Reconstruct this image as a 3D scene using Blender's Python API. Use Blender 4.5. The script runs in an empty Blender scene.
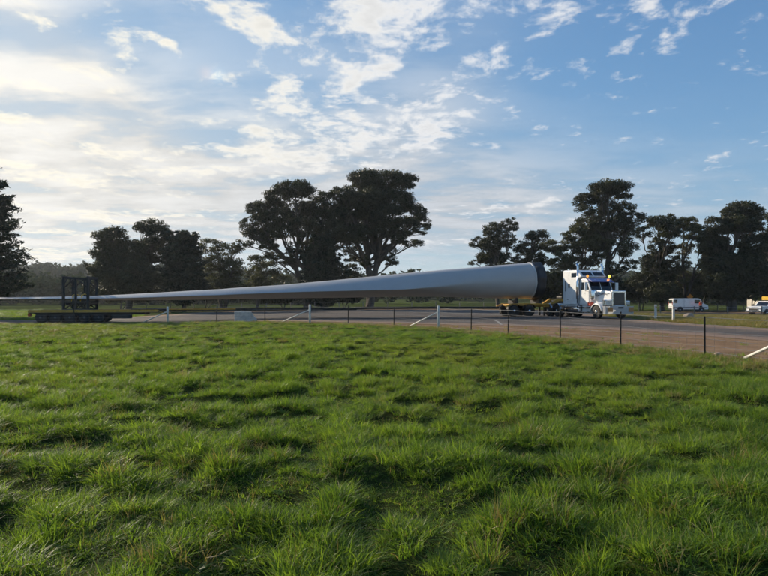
import bpy, bmesh, math, random
import numpy as np
from mathutils import Vector, Matrix
R = math.radians
rng = np.random.default_rng(7)
random.seed(7)
scene = bpy.context.scene
COL = scene.collection

# ------------------------------------------------------------------ camera
CAM_H, HOR, F, CX = 1.6, 298.0, 577.0, 384.0     # eye height, horizon row, focal length (px of 768x576)
cam = bpy.data.cameras.new('camera'); cam_o = bpy.data.objects.new('camera', cam); COL.objects.link(cam_o)
cam_o.location = (0, 0, CAM_H); cam_o.rotation_euler = (R(90), 0, 0)
cam.sensor_width = 36; cam.lens = 36 * F / 768; cam.shift_y = 10 / 768
cam.clip_start = .05; cam.clip_end = 9000
scene.camera = cam_o

# ------------------------------------------------------------------ sun, sky
SUN_AZ, SUN_EL = -52.0, 23.0            # degrees right of +Y, degrees up
sv = Vector((math.sin(R(SUN_AZ)) * math.cos(R(SUN_EL)), math.cos(R(SUN_AZ)) * math.cos(R(SUN_EL)), math.sin(R(SUN_EL))))
sun = bpy.data.lights.new('sun', 'SUN'); sun.energy = 5.0; sun.angle = R(.6); sun.color = (1, .86, .66)
sun_o = bpy.data.objects.new('sun', sun); COL.objects.link(sun_o)
sun_o.rotation_euler = sv.to_track_quat('Z', 'Y').to_euler(); sun_o.location = (-30, 40, 40)
vs = scene.view_settings
vs.view_transform = 'Standard'; vs.look = 'None'; vs.gamma = 1; vs.use_curve_mapping = False; vs.exposure = 0.35
scene.cycles.use_denoising = True; scene.cycles.adaptive_threshold = .035; scene.cycles.adaptive_min_samples = 16
scene.cycles.max_bounces = 4; scene.cycles.diffuse_bounces = 2; scene.cycles.glossy_bounces = 3
scene.cycles.transmission_bounces = 4; scene.cycles.transparent_max_bounces = 6; scene.cycles.volume_bounces = 0
scene.cycles.sample_clamp_indirect = 8

world = bpy.data.worlds.new('World'); scene.world = world; world.use_nodes = True
class NT:
    """small helper for building node trees"""
    def __init__(s, tree): s.t = tree; s.n = tree.nodes; s.l = tree.links
    def node(s, typ, ins=None, **kw):
        n = s.n.new(typ)
        for k, v in kw.items(): setattr(n, k, v)
        for k, v in (ins or {}).items(): s.set(n.inputs[k], v)
        return n
    def set(s, sock, v):
        if isinstance(v, bpy.types.NodeSocket): s.l.new(v, sock)
        elif isinstance(v, bpy.types.Node): s.l.new(v.outputs[0], sock)
        else: sock.default_value = v
    def math(s, op, a, b=0.0, c=0.0, clamp=False):
        n = s.node('ShaderNodeMath', operation=op, use_clamp=clamp)
        s.set(n.inputs[0], a); s.set(n.inputs[1], b); s.set(n.inputs[2], c); return n.outputs[0]
    def vmath(s, op, a, b=(0, 0, 0), scale=None):
        n = s.node('ShaderNodeVectorMath', operation=op); s.set(n.inputs[0], a)
        s.set(n.inputs[1], b)
        if scale is not None: s.set(n.inputs['Scale'], scale)
        return n.outputs['Value'] if op in ('DOT_PRODUCT', 'LENGTH') else n.outputs[0]
    def smooth(s, v, a, b, c=0.0, d=1.0):
        n = s.node('ShaderNodeMapRange', interpolation_type='SMOOTHSTEP', clamp=True)
        s.set(n.inputs[0], v); n.inputs[1].default_value = a; n.inputs[2].default_value = b
        n.inputs[3].default_value = c; n.inputs[4].default_value = d; return n.outputs[0]
    def mix(s, f, a, b, blend='MIX'):
        n = s.node('ShaderNodeMix', data_type='RGBA', blend_type=blend)
        s.set(n.inputs[0], f); s.set(n.inputs[6], a); s.set(n.inputs[7], b); return n.outputs[2]
    def noise(s, vec, scale, detail=4, rough=.55, dim='3D', lac=2.0, dist=0.0):
        n = s.node('ShaderNodeTexNoise', noise_dimensions=dim)
        s.set(n.inputs['Vector'], vec); n.inputs['Scale'].default_value = scale
        n.inputs['Detail'].default_value = detail; n.inputs['Roughness'].default_value = rough
        n.inputs['Lacunarity'].default_value = lac; n.inputs['Distortion'].default_value = dist
        return n.outputs[0]
    def xyz(s, x, y, z=0.0):
        n = s.node('ShaderNodeCombineXYZ'); s.set(n.inputs[0], x); s.set(n.inputs[1], y); s.set(n.inputs[2], z); return n.outputs[0]

def build_world():
    world.cycles.sampling_method = 'MANUAL'; world.cycles.sample_map_resolution = 256
    t = NT(world.node_tree); t.n.clear()
    out = t.node('ShaderNodeOutputWorld')
    sky = t.node('ShaderNodeTexSky', sky_type='NISHITA', sun_disc=False)
    sky.sun_elevation = R(SUN_EL); sky.sun_rotation = R(SUN_AZ)
    sky.altitude = 600; sky.air_density = 1.0; sky.dust_density = .35; sky.ozone_density = 2.2
    d = t.vmath('NORMALIZE', t.node('ShaderNodeTexCoord').outputs['Generated'])
    sx = t.node('ShaderNodeSeparateXYZ'); t.set(sx.inputs[0], d)
    x, y, z = sx.outputs
    az = t.math('MULTIPLY', t.math('ARCTAN2', x, y), 180 / math.pi)      # degrees right of +Y
    el = t.math('MULTIPLY', t.math('ARCSINE', z), 180 / math.pi)
    zc = t.math('ADD', t.math('MAXIMUM', z, 0.0), .10)
    P = t.xyz(t.math('DIVIDE', x, zc), t.math('DIVIDE', y, zc), 0.0)       # on a flat cloud layer
    cosg = t.vmath('DOT_PRODUCT', d, tuple(sv))
    AE = t.xyz(az, el, 1.0)
    def cloud_patch(px, py, rx, ry, amp, rot=0):
        a0 = math.degrees(math.atan((px - CX) / F)); e0 = math.degrees(math.atan((HOR - py) / math.hypot(F, px - CX)))
        c, n, ku, kv = math.cos(R(rot)), math.sin(R(rot)), 1 / (rx * .105), 1 / (ry * .105)
        u = t.vmath('DOT_PRODUCT', AE, (c * ku, n * ku, -(a0 * c + e0 * n) * ku))
        v = t.vmath('DOT_PRODUCT', AE, (-n * kv, c * kv, (a0 * n - e0 * c) * kv))
        r2 = t.math('MULTIPLY_ADD', v, v, t.math('MULTIPLY', u, u))
        return t.math('POWER', 1 / math.e, r2), amp
    def total(lst):
        acc = None
        for a in lst:
            g, amp = cloud_patch(*a); acc = t.math('MULTIPLY_ADD', g, amp, acc if acc is not None else 0.0)
        return acc
    warp = t.node('ShaderNodeTexNoise', noise_dimensions='2D', ins={'Vector': P, 'Scale': 2.4, 'Detail': 2.0})
    Pw = t.vmath('ADD', P, t.vmath('MULTIPLY', t.vmath('SUBTRACT', warp.outputs['Color'], (.5, .5, .5)), (.13, .13, 0)))
    # broken cumulus: crisp lumps
    n1 = t.noise(Pw, 6.4, 5, .60, '2D')
    n1b = t.noise(t.vmath('ADD', Pw, (3.7, 1.2, 4.0)), 19.0, 3, .6, '2D')
    puff = t.math('ADD', t.math('MULTIPLY_ADD', t.math('SUBTRACT', n1, .5), 1.5, .5), t.math('MULTIPLY', t.math('SUBTRACT', n1b, .5), .50))
    cover = total([(205, 4, 62, 13, .40, -16), (268, 22, 20, 9, .25, -30), (390, 12, 100, 17, .46, 3), (370, 50, 50, 26, .36, 30), (262, 42, 26, 8, .32, -8), (568, 10, 34, 13, .40, 8), (548, 32, 20, 6, .26, 20),
                   (626, 38, 14, 11, .34, 40), (706, 8, 26, 11, .40, 20), (742, 25, 19, 7, .40, 15), (655, 10, 14, 8, .26, 30),
                   (218, 76, 24, 9, .34, -4), (122, 45, 16, 12, .32, -40), (138, 26, 30, 5, .30, -24), (52, 11, 14, 4, .28, -10), (108, 88, 14, 5, .30, -10),
                   (320, 116, 52, 14, .44, -6), (330, 145, 80, 16, .38, 4), (300, 165, 60, 8, .30, 0), (444, 98, 26, 16, .38, 30), (425, 132, 44, 18, .34, 8), (495, 52, 18, 7, .34, 15), (515, 88, 26, 7, .32, 8), (285, 88, 16, 8, .28, 20), (385, 70, 16, 8, .26, 20),
                   (22, 87, 34, 5, .46, 0), (16, 120, 30, 4, .46, 0), (45, 174, 80, 8, .46, -4), (118, 153, 50, 6, .42, 0), (190, 172, 70, 6, .38, 0), (250, 150, 50, 7, .34, 0), (215, 122, 12, 4, .28, 0), (75, 70, 16, 5, .34, -8), (95, 60, 10, 6, .30, -30), (165, 42, 16, 4, .34, -20), (300, 70, 22, 8, .34, 10), (350, 85, 30, 9, .34, 20), (270, 105, 22, 6, .34, 0), (250, 128, 26, 6, .32, 0), (400, 95, 14, 8, .32, 30), (480, 110, 16, 5, .32, 10), (545, 75, 14, 4, .32, 10), (470, 60, 10, 5, .30, 20), (15, 10, 20, 5, .30, -10),
                   (75, 214, 70, 6, .42, -3), (60, 232, 45, 3, .40, 0), (60, 254, 80, 6, .42, 0), (180, 215, 60, 5, .30, 0), (550, 200, 44, 6, .26, 8), (470, 212, 60, 8, .18, 4), (710, 160, 16, 2.5, .28, 0), (540, 128, 12, 3, .3, 0), (430, 242, 50, 4, .26, 0)])
    low = t.math('ADD', puff, t.math('SUBTRACT', cover, .285))
    cd = t.smooth(low, .37, .84)
    # high thin veil: soft, fibrous
    fib = t.noise(t.vmath('MULTIPLY', t.vmath('ADD', Pw, (9, 4, 2)), (.8, 1.4, 1)), 2.1, 5, .55, '2D')
    vmask = total([(-60, 120, 180, 190, .82, 0), (40, 175, 190, 70, .45, 0), (230, 195, 210, 70, .70, 0), (110, 95, 130, 20, .40, -38), (370, 150, 110, 60, .45, 0), (470, 205, 150, 50, .55, 0),
                   (440, 105, 60, 45, .30, 30), (640, 225, 320, 42, .42, 0), (380, 30, 110, 40, .22, 5)])
    veil = t.math('MULTIPLY', vmask, t.smooth(fib, .30, .66, .42, 1.05), clamp=True)
    # cloud radiance: sunlight scattered forward through the layer, so brighter and warmer towards the sun
    fwd = t.math('POWER', t.math('MAXIMUM', t.math('MULTIPLY_ADD', cosg, .5, .5), 0.0), 7.0)
    warmth = t.smooth(cosg, .55, .99)
    ctint = t.mix(warmth, (.97, .97, .98, 1), (1.0, .94, .79, 1))
    core = t.smooth(low, .66, 1.1, 1.0, .86)                      # thick middles are greyer
    cloud_col = t.vmath('SCALE', ctint, scale=t.math('MULTIPLY', t.math('MULTIPLY_ADD', fwd, 2.8, 8.6), core))
    vtint = t.mix(warmth, (.86, .92, 1.0, 1), (1.0, .975, .92, 1))
    veil_col = t.vmath('SCALE', vtint, scale=t.math('MULTIPLY', t.math('MULTIPLY_ADD', fwd, 3.6, 5.9), t.smooth(fib, .3, .7, .84, 1.10)))
    # air: film-like shoulder so that the sky round the sun keeps its tone
    base = t.vmath('MULTIPLY', sky.outputs[0], SKY_GAIN)
    base = t.vmath('DIVIDE', base, t.vmath('ADD', t.vmath('SCALE', base, scale=.085), (1, 1, 1)))
    c1 = t.mix(veil, base, veil_col)
    c2 = t.mix(t.math('MULTIPLY', cd, .90), c1, cloud_col)
    # iridescent cloud spot: orange and blue glow added to the sky as decoration
    dog = cloud_patch(207, 73, 6, 5, 1.0)[0]; irid_blue = cloud_patch(217, 75, 7, 5, 1.0)[0]
    c2 = t.vmath('ADD', c2, t.vmath('SCALE', (1.6, .7, .1), scale=dog)); c2 = t.vmath('ADD', c2, t.vmath('SCALE', (.2, .7, .9), scale=irid_blue))
    bg = t.node('ShaderNodeBackground', ins={'Color': c2, 'Strength': .080})
    t.set(out.inputs[0], bg)
SKY_GAIN = (1.38, 2.02, 2.95)
build_world()

# ------------------------------------------------------------------ materials
def new_mat(name):
    m = bpy.data.materials.new(name); m.use_nodes = True; t = NT(m.node_tree); t.n.clear()
    return m, t
def principled(name, col, rough=.6, metal=0., var=.12, vscale=3., bump=0., bscale=20., spec=.5, dirt=0., emit=None, estr=0., coat=0.):
    m, t = new_mat(name)
    o = t.node('ShaderNodeOutputMaterial'); p = t.node('ShaderNodeBsdfPrincipled')
    pos = t.node('ShaderNodeNewGeometry').outputs['Position']
    n = t.noise(pos, vscale, 6, .6)
    k = t.smooth(n, .3, .7, 1 - var, 1 + var)
    c = t.vmath('SCALE', (col[0], col[1], col[2]), scale=k)
    if dirt:
        dn = t.smooth(t.noise(pos, vscale * 2.3, 7, .65), .42, .75)
        c = t.mix(t.math('MULTIPLY', dn, dirt), c, (.09, .065, .04, 1))
    t.set(p.inputs['Base Color'], c); t.set(p.inputs['Metallic'], metal)
    t.set(p.inputs['Roughness'], t.smooth(n, .3, .7, max(rough - .07, 0), min(rough + .07, 1)))
    t.set(p.inputs['Specular IOR Level'], spec); t.set(p.inputs['Coat Weight'], coat)
    if emit: t.set(p.inputs['Emission Color'], (*emit, 1)); t.set(p.inputs['Emission Strength'], estr)
    if bump:
        b = t.node('ShaderNodeBump', ins={'Strength': bump, 'Distance': .02, 'Height': t.noise(pos, bscale, 5, .6)})
        t.set(p.inputs['Normal'], b)
    t.set(o.inputs[0], p); return m
def foliage_mat(name, col, col2, trans=.3, patch=.4, rough=.55, spec=.35):
    m, t = new_mat(name)
    o = t.node('ShaderNodeOutputMaterial')
    pos = t.node('ShaderNodeNewGeometry').outputs['Position']
    k = t.math('ADD', t.math('MULTIPLY', t.noise(pos, patch, 3), .75), t.math('MULTIPLY', t.noise(pos, 5.1, 2), .4))
    c = t.mix(t.smooth(k, .40, .78), (*col, 1), (*col2, 1))
    p = t.node('ShaderNodeBsdfPrincipled', ins={'Base Color': c, 'Roughness': rough, 'Specular IOR Level': spec})
    tr = t.node('ShaderNodeBsdfTranslucent', ins={'Color': t.vmath('MULTIPLY', c, (1.3, 1.35, .7))})
    ms = t.node('ShaderNodeMixShader', ins={0: trans, 1: p.outputs[0], 2: tr.outputs[0]})
    t.set(o.inputs[0], ms); return m
def grass_mat(name, a, b, c3, trans=.45):
    m, t = new_mat(name)
    o = t.node('ShaderNodeOutputMaterial')
    pos = t.node('ShaderNodeNewGeometry').outputs['Position']
    rnd = t.node('ShaderNodeObjectInfo').outputs['Random']
    n = t.noise(pos, .55, 4, .6); n2 = t.noise(pos, .09, 3, .5)
    c = t.mix(t.smooth(t.math('ADD', t.math('MULTIPLY', rnd, .45), t.math('MULTIPLY', n, .75)), .30, .90), (*a, 1), (*b, 1))
    c = t.mix(t.smooth(n2, .45, .72, 0, .65), c, (*c3, 1))
    p = t.node('ShaderNodeBsdfPrincipled', ins={'Base Color': c, 'Roughness': .48, 'Specular IOR Level': .3})
    tr = t.node('ShaderNodeBsdfTranslucent', ins={'Color': t.vmath('MULTIPLY', c, (1.55, 1.45, .55))})
    ms = t.node('ShaderNodeMixShader', ins={0: trans, 1: p.outputs[0], 2: tr.outputs[0]})
    t.set(o.inputs[0], ms); return m
def ground_mat():
    m, t = new_mat('ground_soil_grass')
    o = t.node('ShaderNodeOutputMaterial'); p = t.node('ShaderNodeBsdfPrincipled', ins={'Roughness': 1.0, 'Specular IOR Level': 0.0})
    pos = t.node('ShaderNodeNewGeometry').outputs['Position']
    dirt = t.node('ShaderNodeAttribute', attribute_name='dirt').outputs['Fac']
    dry = t.node('ShaderNodeAttribute', attribute_name='dry').outputs['Fac']
    fine = t.noise(pos, 7.0, 8, .65); mid = t.noise(pos, .7, 6, .6); big = t.noise(pos, .035, 4, .55)
    g = t.mix(t.smooth(mid, .35, .68), (.034, .040, .014, 1), (.062, .076, .022, 1))
    g = t.mix(t.smooth(big, .4, .65, 0, .7), g, (.11, .15, .036, 1))
    g = t.mix(t.smooth(fine, .3, .75, .0, .5), g, (.02, .03, .008, 1))
    dg = t.mix(t.smooth(mid, .3, .7), (.12, .12, .045, 1), (.21, .185, .085, 1))
    dg = t.mix(t.smooth(fine, .45, .7, 0, .6), dg, (.055, .06, .02, 1))
    dm = t.smooth(t.math('ADD', dry, t.math('MULTIPLY', t.math('SUBTRACT', mid, .5), .9)), .3, .7)
    c = t.mix(dm, g, dg)
    e = t.mix(t.smooth(mid, .32, .7), (.185, .120, .074, 1), (.28, .19, .122, 1))
    e = t.mix(t.smooth(fine, .4, .75, 0, .5), e, (.15, .105, .075, 1))
    em = t.smooth(t.math('ADD', dirt, t.math('MULTIPLY', t.math('SUBTRACT', t.noise(pos, 1.6, 6, .65), .5), 1.1)), .38, .62)
    c = t.mix(em, c, e)
    t.set(p.inputs['Base Color'], c)
    b = t.node('ShaderNodeBump', ins={'Strength': .6, 'Distance': .05, 'Height': t.math('ADD', fine, mid)})
    t.set(p.inputs['Normal'], b); t.set(o.inputs[0], p); return m
def asphalt_mat():
    m, t = new_mat('asphalt')
    o = t.node('ShaderNodeOutputMaterial'); p = t.node('ShaderNodeBsdfPrincipled', ins={'Specular IOR Level': .22})
    pos = t.node('ShaderNodeNewGeometry').outputs['Position']
    fine = t.noise(pos, 40, 4, .7); mid = t.noise(pos, .45, 6, .6); edge = t.node('ShaderNodeAttribute', attribute_name='edge').outputs['Fac']
    strk = t.noise(t.vmath('MULTIPLY', pos, (.12, .9, 1)), .8, 5, .6)
    c = t.mix(t.smooth(mid, .35, .7), (.078, .064, .053, 1), (.125, .101, .082, 1))
    c = t.mix(t.smooth(strk, .5, .75, 0, .6), c, (.150, .118, .092, 1))
    c = t.mix(t.smooth(fine, .35, .7, 0, .45), c, (.03, .03, .03, 1))
    patch = t.smooth(t.noise(t.vmath('MULTIPLY', pos, (.5, 1.2, 1)), .22, 2, .4), .54, .56, 0, .55); c = t.mix(patch, c, (.045, .040, .037, 1))
    trk = t.noise(t.vmath('MULTIPLY', pos, (.10, 1.3, 1)), 1.7, 3, .5); c = t.mix(t.smooth(trk, .55, .7, 0, .5), c, (.038, .034, .032, 1))
    dust = t.mix(t.smooth(fine, .3, .7), (.20, .135, .092, 1), (.27, .18, .12, 1))
    c = t.mix(t.smooth(t.math('ADD', edge, t.math('MULTIPLY', t.math('SUBTRACT', t.noise(pos, 1.1, 6, .65), .5), 1.3)), .35, .95), c, dust)
    t.set(p.inputs['Base Color'], c); t.set(p.inputs['Roughness'], t.smooth(mid, .3, .7, .66, .88))
    b = t.node('ShaderNodeBump', ins={'Strength': .35, 'Distance': .008, 'Height': fine}); t.set(p.inputs['Normal'], b)
    t.set(o.inputs[0], p); return m
def glass_mat(name, tint=(.012, .016, .022)):
    return principled(name, tint, .06, 0, .05, 2, spec=.9, coat=.6)

M = dict(
    ground=ground_mat(), asphalt=asphalt_mat(),
    grass=grass_mat('grass_blade', (.064, .130, .022), (.168, .264, .046), (.215, .248, .062), .55),
    straw=grass_mat('grass_straw', (.26, .21, .10), (.34, .28, .14), (.30, .25, .12), .3),
    drygrass=grass_mat('grass_dry', (.17, .155, .055), (.25, .215, .09), (.12, .14, .04), .35),
    euc=foliage_mat('eucalyptus_leaf', (.024, .029, .012), (.060, .066, .028), .20),
    euc2=foliage_mat('olive_leaf', (.045, .050, .022), (.10, .098, .045), .28),
    pine=foliage_mat('pine_needle', (.014, .024, .012), (.032, .046, .020), .15),
    bush=foliage_mat('bush_leaf', (.05, .08, .02), (.11, .15, .035), .35),
    wood_far=foliage_mat('far_leaf', (.030, .042, .022), (.060, .075, .035), .12, .05, 1.0, 0.0),
    bark=principled('bark', (.085, .070, .055), .9, 0, .35, 1.5, .6, 9),
    darkbark=principled('dark_bark', (.06, .048, .038), .95, 0, .35, 1.5, .6, 9),
    white_post=principled('white_painted_timber', (.62, .61, .57), .75, 0, .15, 5, .3, 30, dirt=.3),
    steel_post=principled('dark_steel_post', (.035, .033, .032), .7, .3, .25, 8),
    wire=principled('galvanised_wire', (.24, .24, .24), .5, .7, .1, 8),
    grey_timber=principled('weathered_timber', (.20, .18, .155), .9, 0, .25, 5, .5, 20),
    concrete=principled('pale_concrete', (.52, .49, .44), .85, 0, .15, 3, .3, 30, dirt=.25),
    paintline=principled('worn_road_paint', (.26, .25, .23), .8, 0, .3, 3, dirt=.6),
    blade=principled('blade_gelcoat', (.43, .41, .39), .38, 0, .03, .7, spec=.5, dirt=.03),
    blade_rim=principled('blade_rim', (.52, .51, .49), .4, 0, .04, 1),
    tarp=principled('black_tarpaulin', (.016, .017, .020), .55, 0, .2, 2, .4, 6),
    yellow=principled('yellow_trailer_paint', (.58, .31, .03), .55, 0, .12, 2, dirt=.45),
    darksteel=principled('dark_trailer_steel', (.022, .021, .021), .65, .2, .25, 3, dirt=.2),
    tyre=principled('tyre_rubber', (.018, .018, .018), .85, 0, .2, 5, dirt=.15),
    rim=principled('polished_rim', (.72, .72, .74), .22, .95, .05, 5),
    chrome=principled('chrome', (.80, .80, .82), .12, 1.0, .04, 3),
    white=principled('white_truck_paint', (.78, .78, .77), .28, 0, .03, 1, spec=.5, coat=.5, dirt=.04),
    purple=principled('visor_blue_reflection', (.10, .10, .30), .25, 0, .05, 1, coat=.5),  # blue reflection on the visor, put into its base colour
    red=principled('red_accent_paint', (.45, .045, .02), .35, 0, .1, 2),
    black=principled('black_plastic', (.018, .018, .018), .6, 0, .1, 4),
    pin=principled('dark_pinstripe', (.03, .035, .06), .5, 0, .1, 4),
    grille=principled('grille_metal', (.16, .16, .165), .35, .8, .1, 4),
    amber_panel=principled('amber_marker_panel', (.42, .20, .06), .45, 0, .2, 9),
    amber_dim=principled('amber_beacon_dim', (.9, .35, .03), .3, 0, .05, 4, emit=(1, .36, .04), estr=1.0),
    amber=principled('amber_beacon_lit', (.9, .35, .03), .3, 0, .05, 4, emit=(1, .36, .04), estr=3.5),
    lens=principled('headlight_lens', (.6, .62, .65), .08, .3, .05, 4, coat=.5),
    tail=principled('tail_lamp', (.35, .02, .015), .3, 0, .05, 4),
    glass=glass_mat('dark_glass'), plate=principled('number_plate', (.05, .05, .06), .5, 0, .05, 4),
    sign_yellow=principled('sign_yellow', (.72, .42, .02), .5, 0, .05, 2), sign_orange=principled('sign_orange', (.62, .24, .03), .5, 0, .08, 2),
    orange_shirt=principled('orange_shirt', (.60, .07, .025), .85, 0, .15, 5), navy=principled('navy_trousers', (.015, .018, .03), .9, 0, .2, 5),
    skin=principled('skin', (.42, .24, .17), .6, 0, .06, 9), hair=principled('dark_hair', (.02, .014, .010), .7, 0, .1, 20),
    rock=principled('pale_rock', (.34, .27, .22), .9, 0, .2, 3, .6, 8),
    roof=principled('red_roof', (.30, .075, .045), .8, 0, .2, 2), cream=principled('cream_wall', (.55, .50, .42), .85, 0, .08, 1),
)

# ------------------------------------------------------------------ object helpers
def tag(o, label=None, cat=None, group=None, kind=None):
    for k, v in (('label', label), ('category', cat), ('group', group), ('kind', kind)):
        if v: o[k] = v
    return o
def thing(name, label, cat, loc=(0, 0, 0), rz=0., group=None):
    o = bpy.data.objects.new(name, None); COL.objects.link(o); o.empty_display_size = .3
    o.location = loc; o.rotation_euler = (0, 0, rz); return tag(o, label, cat, group)
def link(name, me, parent=None, loc=None):
    o = bpy.data.objects.new(name, me); COL.objects.link(o)
    if parent: o.parent = parent
    if loc is not None: o.location = loc
    return o
def np_mesh(name, verts, quads, mat, smooth=False):
    verts = np.asarray(verts, np.float32).reshape(-1, 3); quads = np.asarray(quads, np.int32)
    k = quads.shape[1]; me = bpy.data.meshes.new(name)
    me.vertices.add(len(verts)); me.vertices.foreach_set('co', verts.ravel())
    me.loops.add(quads.size); me.loops.foreach_set('vertex_index', quads.ravel())
    me.polygons.add(len(quads)); me.polygons.foreach_set('loop_start', np.arange(0, quads.size, k, dtype=np.int32))
    me.polygons.foreach_set('loop_total', np.full(len(quads), k, np.int32))
    me.polygons.foreach_set('use_smooth', np.full(len(quads), smooth))
    me.materials.append(mat); me.update(calc_edges=True); return me
class MB:
    """collects shapes in one bmesh"""
    def __init__(s): s.bm = bmesh.new()
    def _x(s, vs, m):
        if m is not None: bmesh.ops.transform(s.bm, matrix=m, verts=vs)
    def box(s, x0, x1, y0, y1, z0, z1, bev=0., seg=2, m=None):
        r = bmesh.ops.create_cube(s.bm, size=1); vs = r['verts']
        for v in vs: v.co = Vector(((x0 + x1) / 2 + v.co.x * (x1 - x0), (y0 + y1) / 2 + v.co.y * (y1 - y0), (z0 + z1) / 2 + v.co.z * (z1 - z0)))
        s._x(vs, m)
        if bev:
            es = list({e for v in vs for e in v.link_edges})
            bmesh.ops.bevel(s.bm, geom=es, offset=bev, segments=seg, profile=.6, affect='EDGES')
        return s
    def prism(s, prof, y0, y1, bev=0., taper=None, m=None, seg=2):
        """profile in (x, z), extruded along y; taper(x,z,side)->y"""
        a = [s.bm.verts.new((x, y0 if not taper else taper(x, z, 0), z)) for x, z in prof]
        b = [s.bm.verts.new((x, y1 if not taper else taper(x, z, 1), z)) for x, z in prof]
        n = len(prof); fs = [s.bm.faces.new(a[::-1]), s.bm.faces.new(b)]
        for i in range(n): fs.append(s.bm.faces.new((a[i], a[(i + 1) % n], b[(i + 1) % n], b[i])))
        s._x(a + b, m); bmesh.ops.recalc_face_normals(s.bm, faces=fs)
        if bev:
            es = list({e for f in fs for e in f.edges})
            bmesh.ops.bevel(s.bm, geom=es, offset=bev, segments=seg, profile=.6, affect='EDGES')
        return s
    def tube(s, pts, rad, n=8, cap=True):
        pts = [Vector(p) for p in pts]; rads = rad if isinstance(rad, (list, tuple)) else [rad] * len(pts)
        rings = []
        up = Vector((0, 0, 1))
        for i, p in enumerate(pts):
            d = (pts[min(i + 1, len(pts) - 1)] - pts[max(i - 1, 0)]).normalized()
            a = d.cross(up)
            if a.length < 1e-3: a = d.cross(Vector((1, 0, 0)))
            a.normalize(); b = d.cross(a)
            rings.append([s.bm.verts.new(p + (a * math.cos(2 * math.pi * k / n) + b * math.sin(2 * math.pi * k / n)) * rads[i]) for k in range(n)])
        for i in range(len(rings) - 1):
            for k in range(n):
                f = s.bm.faces.new((rings[i][k], rings[i][(k + 1) % n], rings[i + 1][(k + 1) % n], rings[i + 1][k])); f.smooth = n > 4
        if cap: s.bm.faces.new(rings[0][::-1]); s.bm.faces.new(rings[-1])
        return s
    def lathe(s, prof, n=20, m=None):
        """profile (r, y) spun about the y axis"""
        vs = []; rings = []
        for r, y in prof:
            ring = [s.bm.verts.new((r * math.cos(2 * math.pi * k / n), y, r * math.sin(2 * math.pi * k / n))) for k in range(n)]
            rings.append(ring); vs += ring
        fs = []
        for i in range(len(rings) - 1):
            for k in range(n):
                f = s.bm.faces.new((rings[i][k], rings[i][(k + 1) % n], rings[i + 1][(k + 1) % n], rings[i + 1][k])); f.smooth = True; fs.append(f)
        fs.append(s.bm.faces.new(rings[0])); fs.append(s.bm.faces.new(rings[-1][::-1]))
        bmesh.ops.recalc_face_normals(s.bm, faces=fs); s._x(vs, m); return s
    def build(s, name, mat, parent=None, loc=None, smooth=False):
        bmesh.ops.recalc_face_normals(s.bm, faces=s.bm.faces)
        me = bpy.data.meshes.new(name); s.bm.to_mesh(me); s.bm.free(); me.materials.append(mat)
        if smooth: me.shade_smooth()
        return link(name, me, parent, loc)
def copy_tree(o, parent=None, label=None, group=None):
    c = o.copy(); COL.objects.link(c); c.parent = parent
    for ch in list(o.children): copy_tree(ch, c)
    return c

# ------------------------------------------------------------------ terrain
def sstep(v, a, b):
    t_ = np.clip((np.asarray(v, float) - a) / (b - a), 0, 1); return t_ * t_ * (3 - 2 * t_)
class VNoise:
    """smooth value noise for heights"""
    def __init__(s, seed): s.t = np.random.default_rng(seed).random((256, 256))
    def __call__(s, x, y, sc):
        x = np.asarray(x, float) * sc + 500; y = np.asarray(y, float) * sc + 500
        xi = np.floor(x).astype(int); yi = np.floor(y).astype(int); fx = x - xi; fy = y - yi
        fx = fx * fx * (3 - 2 * fx); fy = fy * fy * (3 - 2 * fy)
        g = lambda i, j: s.t[i % 256, j % 256]
        return (g(xi, yi) * (1 - fx) + g(xi + 1, yi) * fx) * (1 - fy) + (g(xi, yi + 1) * (1 - fx) + g(xi + 1, yi + 1) * fx) * fy
vn = VNoise(3); vn2 = VNoise(11)
FENCE_PTS = [(-40, 42.4), (-29, 41.6), (-22, 41), (-15, 40), (-11.4, 39.3), (-7.9, 38.3), (-4.75, 37), (-2.2, 35.5), (.57, 33.2), (2.9, 30.8), (4.25, 28.2), (5.5, 25.6),
             (6.9, 22.6), (7.95, 19.4), (9.0, 16.2), (9.7, 13.0)]
def fence_dist(x, y):
    """signed distance to the near fence line, positive on the road side"""
    x = np.asarray(x, float); y = np.asarray(y, float)
    best = np.full(np.broadcast(x, y).shape, 1e9); sg = np.ones_like(best)
    pts = FENCE_PTS + [(12.5, 0), (17, -30)]
    for (ax, ay), (bx, by) in zip(pts[:-1], pts[1:]):
        dx, dy = bx - ax, by - ay; L = dx * dx + dy * dy
        u = np.clip(((x - ax) * dx + (y - ay) * dy) / L, 0, 1)
        px, py = x - ax - u * dx, y - ay - u * dy; d = np.hypot(px, py)
        c = -(px * dy - py * dx)
        m = d < best; best = np.where(m, d, best); sg = np.where(m, np.sign(-(dx * (y - ay) - dy * (x - ax))) * -1, sg)
    return best * sg
def hummock(x, y):
    """0 in the hollows, 1 on the tussock tops"""
    return sstep(.58 * vn2(x, y, 2.25) + .42 * vn(x + 9, y - 3, 4.4), .22, .80)
def gz(x, y):
    x = np.asarray(x, float); y = np.asarray(y, float)
    z = -.27 * sstep(-x, 6, 20) * sstep(y, 26, 42) - .45 * sstep(x, 20, 34) * sstep(y, 44, 66)
    z = z - .20 * sstep(y, 70, 110) * (x < 25)
    paddock = 1 - sstep(fence_dist(x, y), -2.5, 0)
    z = z + paddock * ((vn(x, y, .55) - .5) * .12 + hummock(x, y) * .12 - .055)
    far = sstep(y, 230, 520)
    z = z + far * (9 + 9 * (vn(x, y, .004)) + 3 * vn2(x, y, .012)) * (1 - sstep(y, 900, 1500) * .2) + 3 * sstep(-x, 60, 160) * sstep(y, 150, 330)
    return z
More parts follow.
